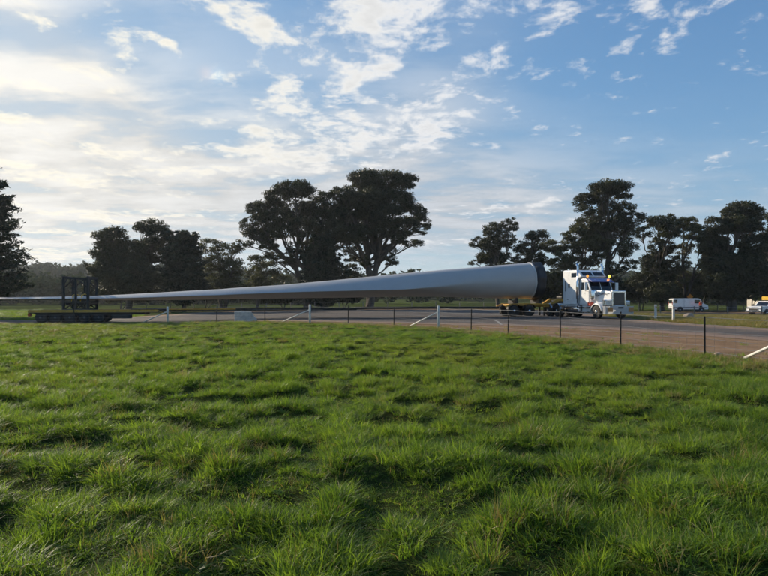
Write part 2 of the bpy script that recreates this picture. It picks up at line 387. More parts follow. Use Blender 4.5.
def P(px, py, D): return Vector(((px - CX) / F * D, D, CAM_H + (HOR - py) / F * D))
def G(px, D):
    x = (px - CX) / F * D; return Vector((x, D, float(gz(x, D))))

ASPHALT = [(-75, 43.4), (-40, 43.6), (-15, 42.0), (-8, 40.4), (-2, 38), (2.2, 35.6), (5.4, 34.2), (8.6, 32.4), (11.0, 29.6), (12.9, 25.8), (14.2, 21.5), (15.4, 15), (17.5, 0), (20, -20),
           (27, -20), (25, 0), (22.4, 15), (20.9, 25), (20.0, 30), (19.2, 34.6), (18.9, 40), (19.3, 46), (20.2, 54), (24, 61), (32, 65.5), (60, 66), (120, 66),
           (120, 79), (40, 80), (0, 81), (-22, 80), (-24, 64), (-26.5, 51), (-31, 48.2), (-75, 48)]
def smooth_poly(pts, n=4):
    out = []; L = len(pts)
    for i in range(L):
        p0, p1, p2, p3 = (np.array(pts[(i + k - 1) % L], float) for k in range(4))
        for k in range(n):
            t_ = k / n
            out.append(.5 * ((2 * p1) + (-p0 + p2) * t_ + (2 * p0 - 5 * p1 + 4 * p2 - p3) * t_ ** 2 + (-p0 + 3 * p1 - 3 * p2 + p3) * t_ ** 3))
    return np.array(out)
ASP = smooth_poly(ASPHALT)
def in_poly(x, y, poly):
    x = np.asarray(x, float); y = np.asarray(y, float); r = np.zeros(np.broadcast(x, y).shape, bool)
    for i in range(len(poly)):
        (ax, ay), (bx, by) = poly[i], poly[i - 1]
        if ay == by: continue
        r ^= ((ay > y) != (by > y)) & (x < (bx - ax) * (y - ay) / (by - ay) + ax)
    return r
def poly_dist(x, y, poly):
    best = np.full(np.broadcast(x, y).shape, 1e9)
    for i in range(len(poly)):
        ax, ay = poly[i - 1]; bx, by = poly[i]; dx, dy = bx - ax, by - ay; L = dx * dx + dy * dy + 1e-9
        u = np.clip(((x - ax) * dx + (y - ay) * dy) / L, 0, 1)
        best = np.minimum(best, np.hypot(x - ax - u * dx, y - ay - u * dy))
    return best

def make_ground():
    def axis(lo, hi, step, outer):
        mid = np.arange(lo, hi + 1e-6, step); g = [hi]; s_ = step
        while g[-1] < outer: s_ *= 1.16; g.append(g[-1] + s_)
        a = [lo]; s_ = step
        while a[-1] > -outer: s_ *= 1.16; a.append(a[-1] - s_)
        return np.concatenate([a[:0:-1], mid, g[1:]])
    xs = axis(-22, 18, .18, 3500); ys = axis(1, 42, .18, 3500); ys = ys[ys > -400]
    X, Y = np.meshgrid(xs, ys); Z = gz(X, Y)
    n, m_ = X.shape; idx = np.arange(n * m_).reshape(n, m_)
    q = np.stack([idx[:-1, :-1], idx[:-1, 1:], idx[1:, 1:], idx[1:, :-1]], -1).reshape(-1, 4)
    near_asp = in_poly(X, Y, ASP) & (poly_dist(X, Y, ASP) > .6)
    Z = Z - .05 * near_asp
    me = np_mesh('ground', np.stack([X, Y, Z], -1), q, M['ground'], True)
    fd = fence_dist(X, Y); pd = poly_dist(X, Y, ASP); ins = in_poly(X, Y, ASP)
    dirt = np.where(fd > -.9, 1 - sstep(pd, 5.5, 8), 0.) * sstep(fd, -.9, .6) * (X < 19.5) * (1 - sstep(-X, 3, 14) * .6)
    dirt = np.maximum(dirt, np.where(ins, 1, 1 - sstep(pd, .2, .9)))
    dirt = np.maximum(dirt, .55 * sstep(Y, 78, 82) * (1 - sstep(Y, 86, 97)))
    dry = np.maximum(sstep(X, 18, 20.5) * sstep(Y, 20, 28) * (1 - sstep(Y, 66, 70)), .22 * sstep(Y, 80, 120))
    dry = np.maximum(dry, .35 * sstep(Y, 24, 38) * (fd < 0))
    for nm, a in (('dirt', dirt), ('dry', dry)):
        at = me.attributes.new(nm, 'FLOAT', 'POINT'); at.data.foreach_set('value', a.astype(np.float32).ravel())
    return tag(link('ground', me), kind='structure')
make_ground()

def sheet_from_poly(name, poly, dz, mat, step=1.5):
    """a flat sheet that follows the ground"""
    bm = bmesh.new(); vs = [bm.verts.new((p[0], p[1], 0)) for p in poly]; bm.faces.new(vs)
    lo = np.min(poly, 0); hi = np.max(poly, 0)
    for ax in (0, 1):
        for c in np.arange(math.ceil(lo[ax] / step) * step, hi[ax], step):
            nrm = (1, 0, 0) if ax == 0 else (0, 1, 0); co = (c, 0, 0) if ax == 0 else (0, c, 0)
            bmesh.ops.bisect_plane(bm, geom=bm.verts[:] + bm.edges[:] + bm.faces[:], plane_co=co, plane_no=nrm)
    bmesh.ops.triangulate(bm, faces=bm.faces[:])
    for v in bm.verts: v.co.z = float(gz(v.co.x, v.co.y)) + dz
    bmesh.ops.recalc_face_normals(bm, faces=bm.faces)
    me = bpy.data.meshes.new(name); bm.to_mesh(me); bm.free(); me.materials.append(mat); return link(name, me)
# ragged asphalt edge
rag = []
for i in range(len(ASP)):
    a, b = ASP[i], ASP[(i + 1) % len(ASP)]; L = np.hypot(*(b - a)); k = max(1, int(L / .8))
    nrm = np.array([-(b - a)[1], (b - a)[0]]) / max(L, 1e-6)
    for j in range(k): rag.append(a + (b - a) * j / k + nrm * rng.normal(0, .06))
road = tag(sheet_from_poly('road', np.array(rag), .012, M['asphalt'], 1.2), kind='structure')
co = np.empty(len(road.data.vertices) * 3, np.float32); road.data.vertices.foreach_get('co', co); co = co.reshape(-1, 3)
at = road.data.attributes.new('edge', 'FLOAT', 'POINT'); at.data.foreach_set('value', (1 - sstep(poly_dist(co[:, 0], co[:, 1], ASP), 0, 4.5)).astype(np.float32))
def road_line(pts, w, nm='road_marking', par=None):
    left, right = [], []
    for i, p in enumerate(pts):
        d = Vector(pts[min(i + 1, len(pts) - 1)]) - Vector(pts[max(i - 1, 0)]); d.normalize(); n = Vector((-d.y, d.x)) * w / 2
        left.append((p[0] + n.x, p[1] + n.y)); right.append((p[0] - n.x, p[1] - n.y))
    v = []; q = []
    for a, b in zip(left, right): v += [(a[0], a[1], float(gz(*a)) + .018), (b[0], b[1], float(gz(*b)) + .018)]
    for i in range(len(pts) - 1): q.append((2 * i, 2 * i + 1, 2 * i + 3, 2 * i + 2))
    return tag(link(nm, np_mesh(nm, v, q, M['paintline'])), kind='structure')
road_line([(7.0, 34.4), (7.3, 36.5), (7.7, 39), (8.0, 42)], .16)
road_line([(13.0, 40.0), (15.2, 39.6)], .35)
road_line([(x, 66.6) for x in range(34, 110, 4)], .14)
road_line([(x, 73.2) for x in range(28, 110, 4)], .12)
road_line([(-24 + k * 4, 78.6) for k in range(12)], .14)

# ------------------------------------------------------------------ trees
def tubes_np(paths, sides=5):
    """paths: list of (pts Nx3, radii N) -> verts, quads"""
    V, Q, base = [], [], 0
    ang = np.arange(sides) * 2 * np.pi / sides
    for pts, rad in paths:
        pts = np.asarray(pts, float); d = np.gradient(pts, axis=0); d /= np.linalg.norm(d, axis=1, keepdims=True) + 1e-9
        ref = np.where(np.abs(d[:, 2:3]) < .9, [[0, 0, 1.]], [[1., 0, 0]]); a = np.cross(d, ref); a /= np.linalg.norm(a, axis=1, keepdims=True)
        b = np.cross(d, a); rad = np.asarray(rad, float)
        ring = pts[:, None] + (a[:, None] * np.cos(ang)[None, :, None] + b[:, None] * np.sin(ang)[None, :, None]) * rad[:, None, None]
        V.append(ring.reshape(-1, 3)); n = len(pts)
        i = np.arange(n - 1)[:, None] * sides; k = np.arange(sides)[None]; k2 = (k + 1) % sides
        Q.append((np.stack([i + k, i + k2, i + sides + k2, i + sides + k], -1)).reshape(-1, 4) + base); base += n * sides
    return np.concatenate(V), np.concatenate(Q)
def bend(a, b, r0, r1, n=7, sag=.12, jit=.05, up=.0):
    a = np.asarray(a, float); b = np.asarray(b, float); L = np.linalg.norm(b - a); t_ = np.linspace(0, 1, n)[:, None]
    mid = (a + b) / 2 + rng.normal(0, sag * L * .5, 3) + np.array([0, 0, up * L])
    p = (1 - t_) ** 2 * a + 2 * t_ * (1 - t_) * mid + t_ ** 2 * b
    p[1:-1] += rng.normal(0, jit * L * .15, (n - 2, 3)); return p, np.linspace(r0, r1, n)
def leaf_quads(c, size, aspect=.44, droop=.5, up=0.):
    n = len(c); d = rng.normal(0, 1, (n, 3)); d[:, 2] = d[:, 2] * .6 - droop + up; d /= np.linalg.norm(d, axis=1, keepdims=True)
    s_ = np.cross(d, rng.normal(0, 1, (n, 3))); s_ /= np.linalg.norm(s_, axis=1, keepdims=True) + 1e-9
    L = (size * rng.uniform(.6, 1.35, n))[:, None]; W = L * aspect
    v = np.stack([c - d * L / 2, c + s_ * W / 2, c + d * L / 2, c - s_ * W / 2], 1).reshape(-1, 3)
    return v, np.arange(n * 4).reshape(n, 4)
def eucalypt(label, base_px, D, lobes, trunk_r=.45, mat='euc', fork=.45, leaf=.27, dens=1., group='trees behind the road', name='eucalyptus_tree', cat='tree', bark='bark', trunks=1, depth=.8):
    """lobes: crown masses (px, py, rx, ry) as seen at distance D; each gets its own depth inside the crown"""
    o = G(base_px, D); base = np.array(o); s_ = D / F
    t = thing(name, label, cat, tuple(base), 0, group)
    L = []
    for (px, py, rx, ry) in lobes:
        c = np.array(P(px, py, D)) + np.array([0, rng.uniform(-1, 1) * depth * (rx + 8) * s_ * 1.1, 0]); L.append((c, rx * s_ * 1.2, max(rx, ry) * s_, ry * s_ * 1.3))
    ctr = np.mean([l[0] for l in L], 0); top = max(l[0][2] + l[3] for l in L)
    paths = []; leaves = []
    fk = base + (ctr - base) * np.array([.55, .5, 0]) ; fk[2] = base[2] + (top - base[2]) * fork
    forks = []
    for k in range(trunks):
        b0 = base + np.array([rng.uniform(-.5, .5) * (k > 0), rng.uniform(-.5, .5) * (k > 0), -.25]); f0 = fk + np.array([(k - (trunks - 1) / 2) * 1.6, rng.uniform(-.8, .8), rng.uniform(-.6, .6) * (k > 0)])
        p, r = bend(b0, f0, trunk_r, trunk_r * .62, 9, .06, .04); r[0] *= 1.35; paths.append((p, r)); forks.append(p)
    for (c, rx, ry, rz) in L:
        tp = forks[int(rng.integers(len(forks)))]
        # leave the trunk below the lobe
        k = np.clip(int(np.searchsorted(tp[:, 2], base[2] + (c[2] - base[2]) * rng.uniform(.40, .62))), 3, len(tp) - 1); st = tp[k]
        r0 = trunk_r * .42 * np.clip(rx / 2.2, .55, 1.3); lo = c - np.array([0, 0, rz * .35])
        p, r = bend(st, lo, r0, .07, 8, .16, .09, .05); paths.append((p, r))
        n = max(8, int(dens * 14 * (rx * rz) ** .5 * (rx + rz) * .55))
        u = rng.normal(0, 1, (n, 3)); u /= np.linalg.norm(u, axis=1, keepdims=True)
        rad = rng.uniform(.35, 1.0, (n, 1)) ** .5
        cl = c + u * rad * np.array([rx, ry, rz]) * np.array([.92, .92, .86])
        for q in cl:
            if rng.random() < .35:
                pp, rr = bend(p[int(rng.integers(4, 8))], q - np.array([0, 0, .15]), .055, .018, 4, .15, .08, .05); paths.append((pp, rr))
            rc = rng.uniform(.38, .85) * np.clip(rx / 2.4, .65, 1.2); m_ = int(215 * rc * rc * dens) + 26
            w = rng.normal(0, 1, (m_, 3)); w /= np.linalg.norm(w, axis=1, keepdims=True); w *= rng.random((m_, 1)) ** .42
            leaves.append(q + w * rc * np.array([1.15, 1.1, .62]))
    v, q = tubes_np(paths, 6); link('trunk', np_mesh('trunk', v - base, q, M[bark], True), t)
    v, q = leaf_quads(np.concatenate(leaves), leaf); link('crown', np_mesh('crown', v - base, q, M[mat]), t)
    return t
def conifer(label, px, D, top_py, half_px, bottom_py, mat='pine', tiers=16, per=9, leaf=.5, skirt=1.0, group='trees behind the road', name='pine_tree', up=.18, point=.85, needles=46):
    o = G(px, D); base = np.array(o); s_ = D / F; top = float(P(px, top_py, D).z); low = float(P(px, bottom_py, D).z); Rm = half_px * s_
    t = thing(name, label, 'tree', tuple(base), 0, group)
    paths = [bend(base - np.array([0, 0, .25]), np.array([base[0], base[1], top]), .36, .05, 9, .01, .01)]; leaves = []
    for i in range(tiers):
        f = (i + rng.uniform(-.3, .3)) / tiers; f = max(f, 0.); z = low + (top - low) * f; r = Rm * ((1 - f) ** point) * (1 if f > .12 else .72 + f * 2.3) + .35
        for k in range(per if f < .8 else per - 3):
            a = rng.uniform(0, 2 * np.pi); rr = r * rng.uniform(.62, 1.1)
            st = np.array([base[0], base[1], z - rr * .08]); en = np.array([base[0] + math.cos(a) * rr, base[1] + math.sin(a) * rr, z + rr * up * rng.uniform(.4, 1.6)])
            p, rd = bend(st, en, .07, .02, 6, .05, .05, -.06); paths.append((p, rd))
            for j in range(1, 6):
                nl = int(needles * (.6 + rr / 8)); w = rng.normal(0, 1, (nl, 3)) * np.array([.42, .42, .17]) * (.55 + rr * .11) * (1.15 - .1 * j)
                leaves.append(p[j] + w + np.array([0, 0, .08]))
    v, q = tubes_np(paths, 5); link('trunk', np_mesh('trunk', v - base, q, M['darkbark'], True), t)
    v, q = leaf_quads(np.concatenate(leaves), leaf, .26, -.25, .1); link('crown', np_mesh('crown', v - base, q, M[mat]), t)
    return t

conifer('dark pine with layered upswept boughs beside the trailer tail', -14, 54, 163, 42, 300, tiers=20, per=9, leaf=.42, group='trees at the road bend', point=.62, needles=40)
eucalypt('broad low gum tree standing behind the dark steel cage of the trailer', 128, 84, [(120, 240, 15, 10), (153, 228, 14, 6), (162, 237, 12, 9), (112, 252, 13, 11), (133, 252, 16, 12), (104, 269, 11, 12), (148, 250, 15, 12), (122, 272, 18, 14), (148, 276, 16, 14), (108, 288, 14, 9), (135, 290, 18, 8)], .5, dens=.95)
conifer('dense dark cypress between the low gum and the open-crowned gum', 184, 82, 236, 24, 304, tiers=14, per=11, leaf=.6, point=.55, up=.9, name='cypress_tree', needles=62)
eucalypt('small open-crowned gum tree standing next to the dense dark cypress', 222, 88, [(214, 247, 11, 7), (230, 249, 10, 7), (221, 262, 13, 8), (209, 270, 9, 8), (236, 268, 11, 8), (224, 282, 14, 8), (240, 284, 9, 6)], .32, 'euc2', dens=.72, trunks=2)
eucalypt('spindly low gum sapling leaning under the wide-spreading gum', 258, 92, [(255, 262, 12, 7), (268, 268, 12, 7), (248, 274, 9, 6), (262, 281, 12, 6), (280, 276, 9, 7)], .24, 'euc2', dens=.6, trunks=2)
eucalypt('wide-spreading gum tree with pale limbs leaning away from the domed gum', 310, 88, [(298, 193, 17, 7), (281, 200, 13, 8), (264, 214, 13, 9), (251, 227, 9, 8), (276, 220, 14, 9), (295, 211, 15, 10), (334, 214, 13, 10), (336, 233, 13, 9), (314, 207, 14, 10), (327, 199, 9, 7), (262, 235, 15, 6), (286, 233, 12, 7), (304, 229, 13, 9), (323, 223, 13, 10), (247, 243, 7, 4), (270, 246, 10, 4), (318, 240, 12, 7), (300, 248, 10, 6), (288, 258, 10, 6), (274, 256, 9, 5), (312, 256, 10, 7)], .55, dens=.9, trunks=2, fork=.36)
eucalypt('tallest gum of the central clump with a domed top', 370, 90, [(388, 177, 20, 7), (366, 180, 15, 8), (357, 190, 11, 7), (404, 181, 12, 7), (376, 190, 16, 7), (395, 203, 18, 10), (370, 203, 17, 11), (350, 208, 13, 10), (416, 212, 11, 8), (421, 224, 9, 9), (405, 228, 12, 8), (387, 220, 14, 10), (365, 223, 15, 10), (347, 228, 12, 9), (336, 216, 12, 10), (344, 198, 11, 8), (356, 236, 12, 8), (384, 232, 13, 7), (414, 242, 10, 3), (398, 240, 9, 5), (391, 261, 6, 6), (342, 244, 10, 6), (371, 242, 9, 6), (354, 252, 10, 7), (386, 250, 9, 6), (368, 260, 9, 6), (352, 270, 8, 7)], .68, dens=.95, trunks=2, fork=.38)
conifer('squat dark cypress filling the gap between the two biggest gums', 323, 86, 238, 25, 305, tiers=13, per=11, leaf=.6, point=.6, up=.7, name='cypress_tree', needles=58)
eucalypt('slim gum with a bushy rounded head rising behind the blade root', 497, 94, [(508, 226, 8, 6), (494, 231, 11, 7), (479, 242, 8, 5), (492, 244, 12, 7), (508, 240, 8, 7), (495, 256, 14, 6), (477, 261, 6, 3), (507, 262, 9, 8), (490, 272, 11, 8)], .32, dens=.95)
eucalypt('small round-headed gum between the blade root and the prime mover', 532, 92, [(534, 237, 11, 5), (527, 248, 11, 7), (541, 246, 7, 5), (533, 260, 10, 7), (522, 268, 9, 8), (538, 278, 10, 8), (528, 288, 12, 8)], .28, dens=.95)
eucalypt('spreading olive gum directly behind the sleeper cab', 575, 90, [(559, 246, 12, 7), (572, 237, 11, 7), (585, 228, 13, 8), (598, 230, 12, 9), (578, 248, 13, 7), (593, 245, 12, 8), (556, 262, 11, 8), (572, 262, 10, 6), (552, 280, 9, 9), (588, 262, 9, 6), (565, 284, 12, 8)], .42, 'euc2', dens=.9, trunks=2, fork=.38)
eucalypt('tall layered gum with separate top tiers above the prime mover', 603, 88, [(606, 189, 17, 6), (614, 206, 11, 7), (603, 224, 12, 7), (623, 192, 9, 6), (589, 199, 12, 6), (601, 197, 10, 6), (584, 211, 9, 4), (600, 213, 9, 4), (628, 208, 9, 8), (634, 219, 9, 7), (618, 224, 12, 8), (609, 238, 12, 8), (627, 233, 10, 7), (600, 252, 9, 6), (620, 250, 10, 7), (626, 266, 7, 5), (612, 268, 9, 6), (600, 280, 9, 7)], .5, dens=.95, fork=.5)
eucalypt('ragged gum with drooping sides behind the delivery van', 662, 92, [(655, 223, 10, 6), (667, 221, 9, 5), (647, 231, 8, 6), (661, 232, 11, 7), (675, 229, 8, 6), (652, 247, 7, 8), (668, 246, 9, 7), (657, 262, 10, 9), (652, 280, 11, 11), (666, 276, 11, 11), (660, 292, 14, 8), (642, 262, 6, 7), (672, 258, 9, 8)], .34, dens=1.0)
eucalypt('thin twin-stemmed gum leaning towards the dense dark gum', 686, 93, [(680, 224, 9, 5), (694, 223, 9, 6), (686, 235, 10, 6), (700, 234, 9, 7), (690, 248, 9, 6), (703, 250, 8, 7), (682, 262, 8, 8), (700, 264, 9, 8), (692, 282, 12, 9), (704, 280, 10, 9), (678, 276, 8, 9)], .30, 'euc2', dens=.85, trunks=2)
eucalypt('big dense dark gum with foliage to the ground behind the utility', 731, 88, [(740, 210, 13, 6), (727, 213, 8, 6), (748, 217, 8, 6), (716, 226, 12, 8), (733, 226, 14, 9), (750, 232, 9, 8), (710, 243, 12, 10), (728, 246, 15, 11), (746, 248, 13, 10), (757, 257, 9, 9), (714, 264, 14, 11), (735, 268, 17, 12), (751, 276, 10, 10), (712, 283, 13, 9), (730, 290, 16, 9), (748, 292, 10, 7)], .5, dens=1.15, trunks=2, fork=.4)
eucalypt('gum tree at the end of the row past the dense dark gum', 775, 90, [(763, 213, 8, 6), (772, 220, 11, 8), (761, 226, 7, 5), (780, 234, 12, 9), (768, 238, 8, 5), (790, 225, 12, 9), (785, 252, 14, 9)], .4, dens=.95)
# low scrub under the trees
for lab, px, D, lobes, mt in [
    ('low dark scrub clump under the wide-spreading gum', 285, 94, [(272, 296, 14, 6), (290, 297, 10, 5)], 'euc'),
    ('scrubby thicket below the tallest central gum', 345, 96, [(340, 292, 12, 8), (352, 297, 9, 5)], 'euc'),
    ('scrub thicket behind the gooseneck of the trailer', 548, 96, [(546, 290, 12, 10), (558, 296, 12, 7)], 'euc'),
    ('long low thicket under the broad low gum', 120, 97, [(100, 290, 12, 8), (118, 293, 12, 7), (140, 292, 13, 8), (160, 290, 12, 8)], 'euc'),
    ('dark thicket at the foot of the dense cypress', 205, 96, [(196, 288, 12, 9), (212, 292, 12, 7), (230, 294, 12, 6), (246, 292, 11, 7)], 'euc'),
    ('dense thicket directly behind the bonnet of the prime mover', 596, 99, [(580, 284, 12, 10), (596, 288, 13, 9), (612, 286, 12, 9)], 'euc'),
    ('tall thicket joining the dense dark gum and its neighbour beyond the utility', 752, 98, [(742, 284, 13, 11), (758, 280, 12, 12), (770, 288, 12, 9)], 'euc'),
    ('broad dark thicket filling in behind the twin-stemmed gum', 700, 99, [(694, 284, 12, 9), (708, 280, 12, 11), (718, 290, 12, 8)], 'euc'),
    ('leafy thicket seen past the nose of the prime mover', 640, 98, [(634, 288, 12, 9), (648, 290, 10, 9), (641, 279, 9, 5)], 'euc'),
    ('yellowish scrub between the ragged gum and the twin-stemmed gum', 684, 97, [(678, 290, 9, 7), (690, 294, 11, 6)], 'euc2'),
    ('bright green garden bush below the red roof', 764, 112, [(760, 297, 8, 5), (772, 295, 10, 7)], 'bush')]:
    eucalypt(lab, px, D, lobes, .10, mt, name='bush', cat='bush', group='scrub under the trees', leaf=.4, dens=1.2, trunks=2, depth=.4)

# far wooded ridge: one mass
def far_wood():
    V = []; W2 = []
    for i in range(1500):
        y = rng.uniform(300, 760); x = rng.uniform(-.85, .85) * y
        if vn(x, y, .01) + rng.random() * .35 < .5: continue
        g = float(gz(x, y)); h = rng.uniform(7, 15); w = h * rng.uniform(.32, .5)
        n = 150; u = rng.normal(0, 1, (n, 3)); u /= np.linalg.norm(u, axis=1, keepdims=True)
        V.append(np.array([x, y, g + h * .58]) + u * rng.random((n, 1)) ** .4 * np.array([w, w, h * .45]))
    for i in range(620):                                              # nearer belt of trees across the paddock
        y = rng.uniform(165, 290); x = rng.uniform(-.80, .80) * y
        if vn2(x, y, .02) + rng.random() * .3 < .42: continue
        g = float(gz(x, y)); h = rng.uniform(5.5, 10.5); w = h * rng.uniform(.38, .6)
        n = 330; u = rng.normal(0, 1, (n, 3)); u /= np.linalg.norm(u, axis=1, keepdims=True)
        W2.append(np.array([x, y, g + h * .52]) + u * rng.random((n, 1)) ** .4 * np.array([w, w, h * .5]))
    v2, q2 = leaf_quads(np.concatenate(W2), 1.35, .6, .1)
    v, q = leaf_quads(np.concatenate(V), 2.6, .75, .1); q = np.concatenate([q, q2 + len(v)]); v = np.concatenate([v, v2])
    tag(link('far_wood', np_mesh('far_wood', v, q, M['wood_far'])), 'distant wooded ridge along the horizon', 'woodland', kind='stuff')
far_wood()

# ------------------------------------------------------------------ near wire fence
def near_fence():
    t = thing('wire_fence', 'wire mesh fence with dark pickets and white strainer posts around the pasture', 'fence', (0, 0, 0))
    white = {3, 6, 9}
    pts = FENCE_PTS[:15] + [(10.0, 13.6)]
    tops = []
    for i, (x, y) in enumerate(pts):
        z = float(gz(x, y)); h = 1.08 + .03 * math.sin(i * 2.1); last = i == len(pts) - 1
        if i in white or last:
            MB().tube([(0, 0, -.3), (0, 0, h + .08), (0, 0, h + .11)], [.075, .07, .05], 10).build('strainer_post', M['white_post'], t, (x, y, z))
            a = pts[i - 1]; d = Vector((a[0] - x, a[1] - y)); d.normalize(); L = 2.1 if not last else 1.6
            ex, ey = x + d.x * L, y + d.y * L
            MB().tube([(0, 0, .80 * h), (d.x * L, d.y * L, float(gz(ex, ey)) - z + .03)], .038, 8).build('brace', M['white_post'], t, (x, y, z))
        else:
            lean = rng.normal(0, .028, 2)
            mb = MB(); mb.box(-.028, .028, -.007, .007, -.3, h + .04).box(-.005, .005, -.03, .0075, -.3, h + .04)
            p = mb.build('fence_post', M['steel_post'], t, (x, y, z)); p.rotation_euler = (lean[0], lean[1], .6 + rng.uniform(-.3, .3))
        tops.append(Vector((x, y, z)))
    for k, hh in enumerate((1.06, .86, .66, .46, .27, .10)):
        mb = MB(); path = []
        for a, b in zip(tops[:-1], tops[1:]):
            for f in (0, .5): path.append(a.lerp(b, f) + Vector((0, 0, hh - (.03 if f else 0))))
        path.append(tops[-1] + Vector((0, 0, hh))); mb.tube(path, .007 if k == 0 else .0048, 4, False); mb.build('wire', M['wire'], t)
    paths = []
    for a, b in zip(tops[3:-1], tops[4:]):
        n = int((b - a).length / .3)
        for j in range(1, n):
            p = a.lerp(b, j / n); paths.append((np.array([p + Vector((0, 0, .08)), p + Vector((0, 0, .6)), p + Vector((0, 0, .88))]), [.0022] * 3))
    v, q = tubes_np(paths, 3); tag(link('mesh_stays', np_mesh('mesh_stays', v, q, M['wire']), t), kind='stuff')
near_fence()

def simple_fence(label, pts, mat, h=1.1, wires=(.35, .7, 1.02), r=.06, group=None):
    t = thing('post_and_wire_fence', label, 'fence', (0, 0, 0), 0, group); P3 = []
    for x, y in pts:
        z = float(gz(x, y)); P3.append(Vector((x, y, z))); hh = h * rng.uniform(.94, 1.05)
        o = MB().tube([(0, 0, -.3), (0, 0, hh), (0, 0, hh + .02)], [r, r * .92, r * .7], 7).build('fence_post', mat, t, (x, y, z)); o.rotation_euler = (rng.normal(0, .02), rng.normal(0, .02), 0)
    for w in wires: MB().tube([p + Vector((0, 0, w)) for p in P3], .009, 4, False).build('wire', M['wire'], t)
simple_fence('weathered timber post and wire fence across the dry grass before the van', [(18.5 + k * 3.6, 61 + .05 * k) for k in range(-0, 14)][1:], M['grey_timber'], 1.15)
simple_fence('timber post and wire fence at the foot of the gum trees', [(-38 + k * 3.5, 83.5 + .3 * math.sin(k)) for k in range(22)], M['grey_timber'], 1.1)
simple_fence('far paddock fence behind the parked van', [(36 + k * 4.2, 91 + .1 * k) for k in range(12)], M['grey_timber'], 1.1)
for (x, y, lab) in [(19.85, 42.2, 'white timber guide post on the verge closer to the truck bumper'), (19.3 + .35, 39.2, 'white timber guide post on the verge farther from the truck bumper')]:
    z = float(gz(x, y)); t = thing('guide_post', lab, 'post', (x, y, z), .2, 'white posts on the verge')
    MB().box(-.075, .075, -.05, .05, -.2, 1.12, .012).build('post', M['white_post'], t)
    MB().box(-.05, .05, -.062, -.0505, .88, 1.0, .004).build('reflector', M['tail'], t)
# concrete culvert head
c = G(243, 40.6); t = thing('culvert_headwall', 'pale concrete culvert headwall beyond the wire fence', 'headwall', c, .06)
MB().box(-.58, .58, -.14, .14, -.2, .72, .03).build('wall', M['concrete'], t)
MB().prism([(.56, -.2), (1.0, -.2), (1.0, .10), (.585, .64)], -.09, .09, .015).build('wing_wall', M['concrete'], t)
# pale rock on the verge
def rock(name, label, loc, s_, mat):
    bm = bmesh.new(); bmesh.ops.create_icosphere(bm, subdivisions=3, radius=1)
    for v in bm.verts:
        k = 1 + .28 * (float(vn(v.co.x + loc[0], v.co.y + v.co.z * .7, 1.4)) - .5) * 2; v.co = Vector((v.co.x * s_[0], v.co.y * s_[1], v.co.z * s_[2])) * k
    me = bpy.data.meshes.new(name); bm.to_mesh(me); bm.free(); me.materials.append(mat); me.shade_smooth()
    return tag(link(name, me, None, loc), label, 'rock')
x, y = (689 - CX) / F * 46, 46; rock('rock', 'pinkish boulder lying in the dry verge grass', (x, y, float(gz(x, y)) + .12), (.42, .3, .26), M['rock'])
x, y = 9.25, 16.0; rock('rock', 'small pale stone at the foot of a dark fence picket', (x, y, float(gz(x, y)) + .04), (.10, .08, .06), M['rock'])

# ------------------------------------------------------------------ wheels
def wheel(parent, x, y, z, r=.52, w=.29, side=1, dual=False, rimmat='rim'):
    ww = w * (2.05 if dual else 1)
    prof = [(r * .56, 0), (r * .86, 0), (r * .97, .03), (r, .07), (r, ww - .07), (r * .97, ww - .03), (r * .86, ww), (r * .56, ww)]
    if dual: prof = prof[:4] + [(r, w - .06), (r * .9, w), (r * .9, w + .03), (r, w + .09)] + prof[4:]
    m = Matrix.Scale(side, 4, (0, 1, 0))
    o = MB().lathe(prof, 28, m).build('wheel', M['tyre'], parent, (x, y, z))
    k = .06 if not dual else .0
    rp = [(r * .58, .015), (r * .575, .0), (r * .50, .03), (r * .46, .045), (r * .30, .06 if dual else .03), (r * .24, .04 if dual else -.02), (r * .20, -.03 if dual else -.05), (r * .08, -.05), (.002, -.05)]
    rp2 = [(a, ww - b) for a, b in rp]
    MB().lathe(rp2, 24, m).build('rim', M[rimmat], o)
    return o
# note: the outer face of a wheel built with side=+1 looks along +y from y .. y+w

# ------------------------------------------------------------------ blade and trailer axis
RX, RY = -23.0, 45.0; AX, AY = 13.3, 51.5
mA = (AY - RY) / (AX - RX); ang = math.atan2(AY - RY, AX - RX); UL = math.hypot(AX - RX, AY - RY)
zr = float(gz(RX, RY)); 
def axis_point(px):
    k = (px - CX) / F; X = k * (RY - RX * mA) / (1 - k * mA); return X, RY + (X - RX) * mA
def s_of(px): return (axis_point(px)[0] - RX) / math.cos(ang)

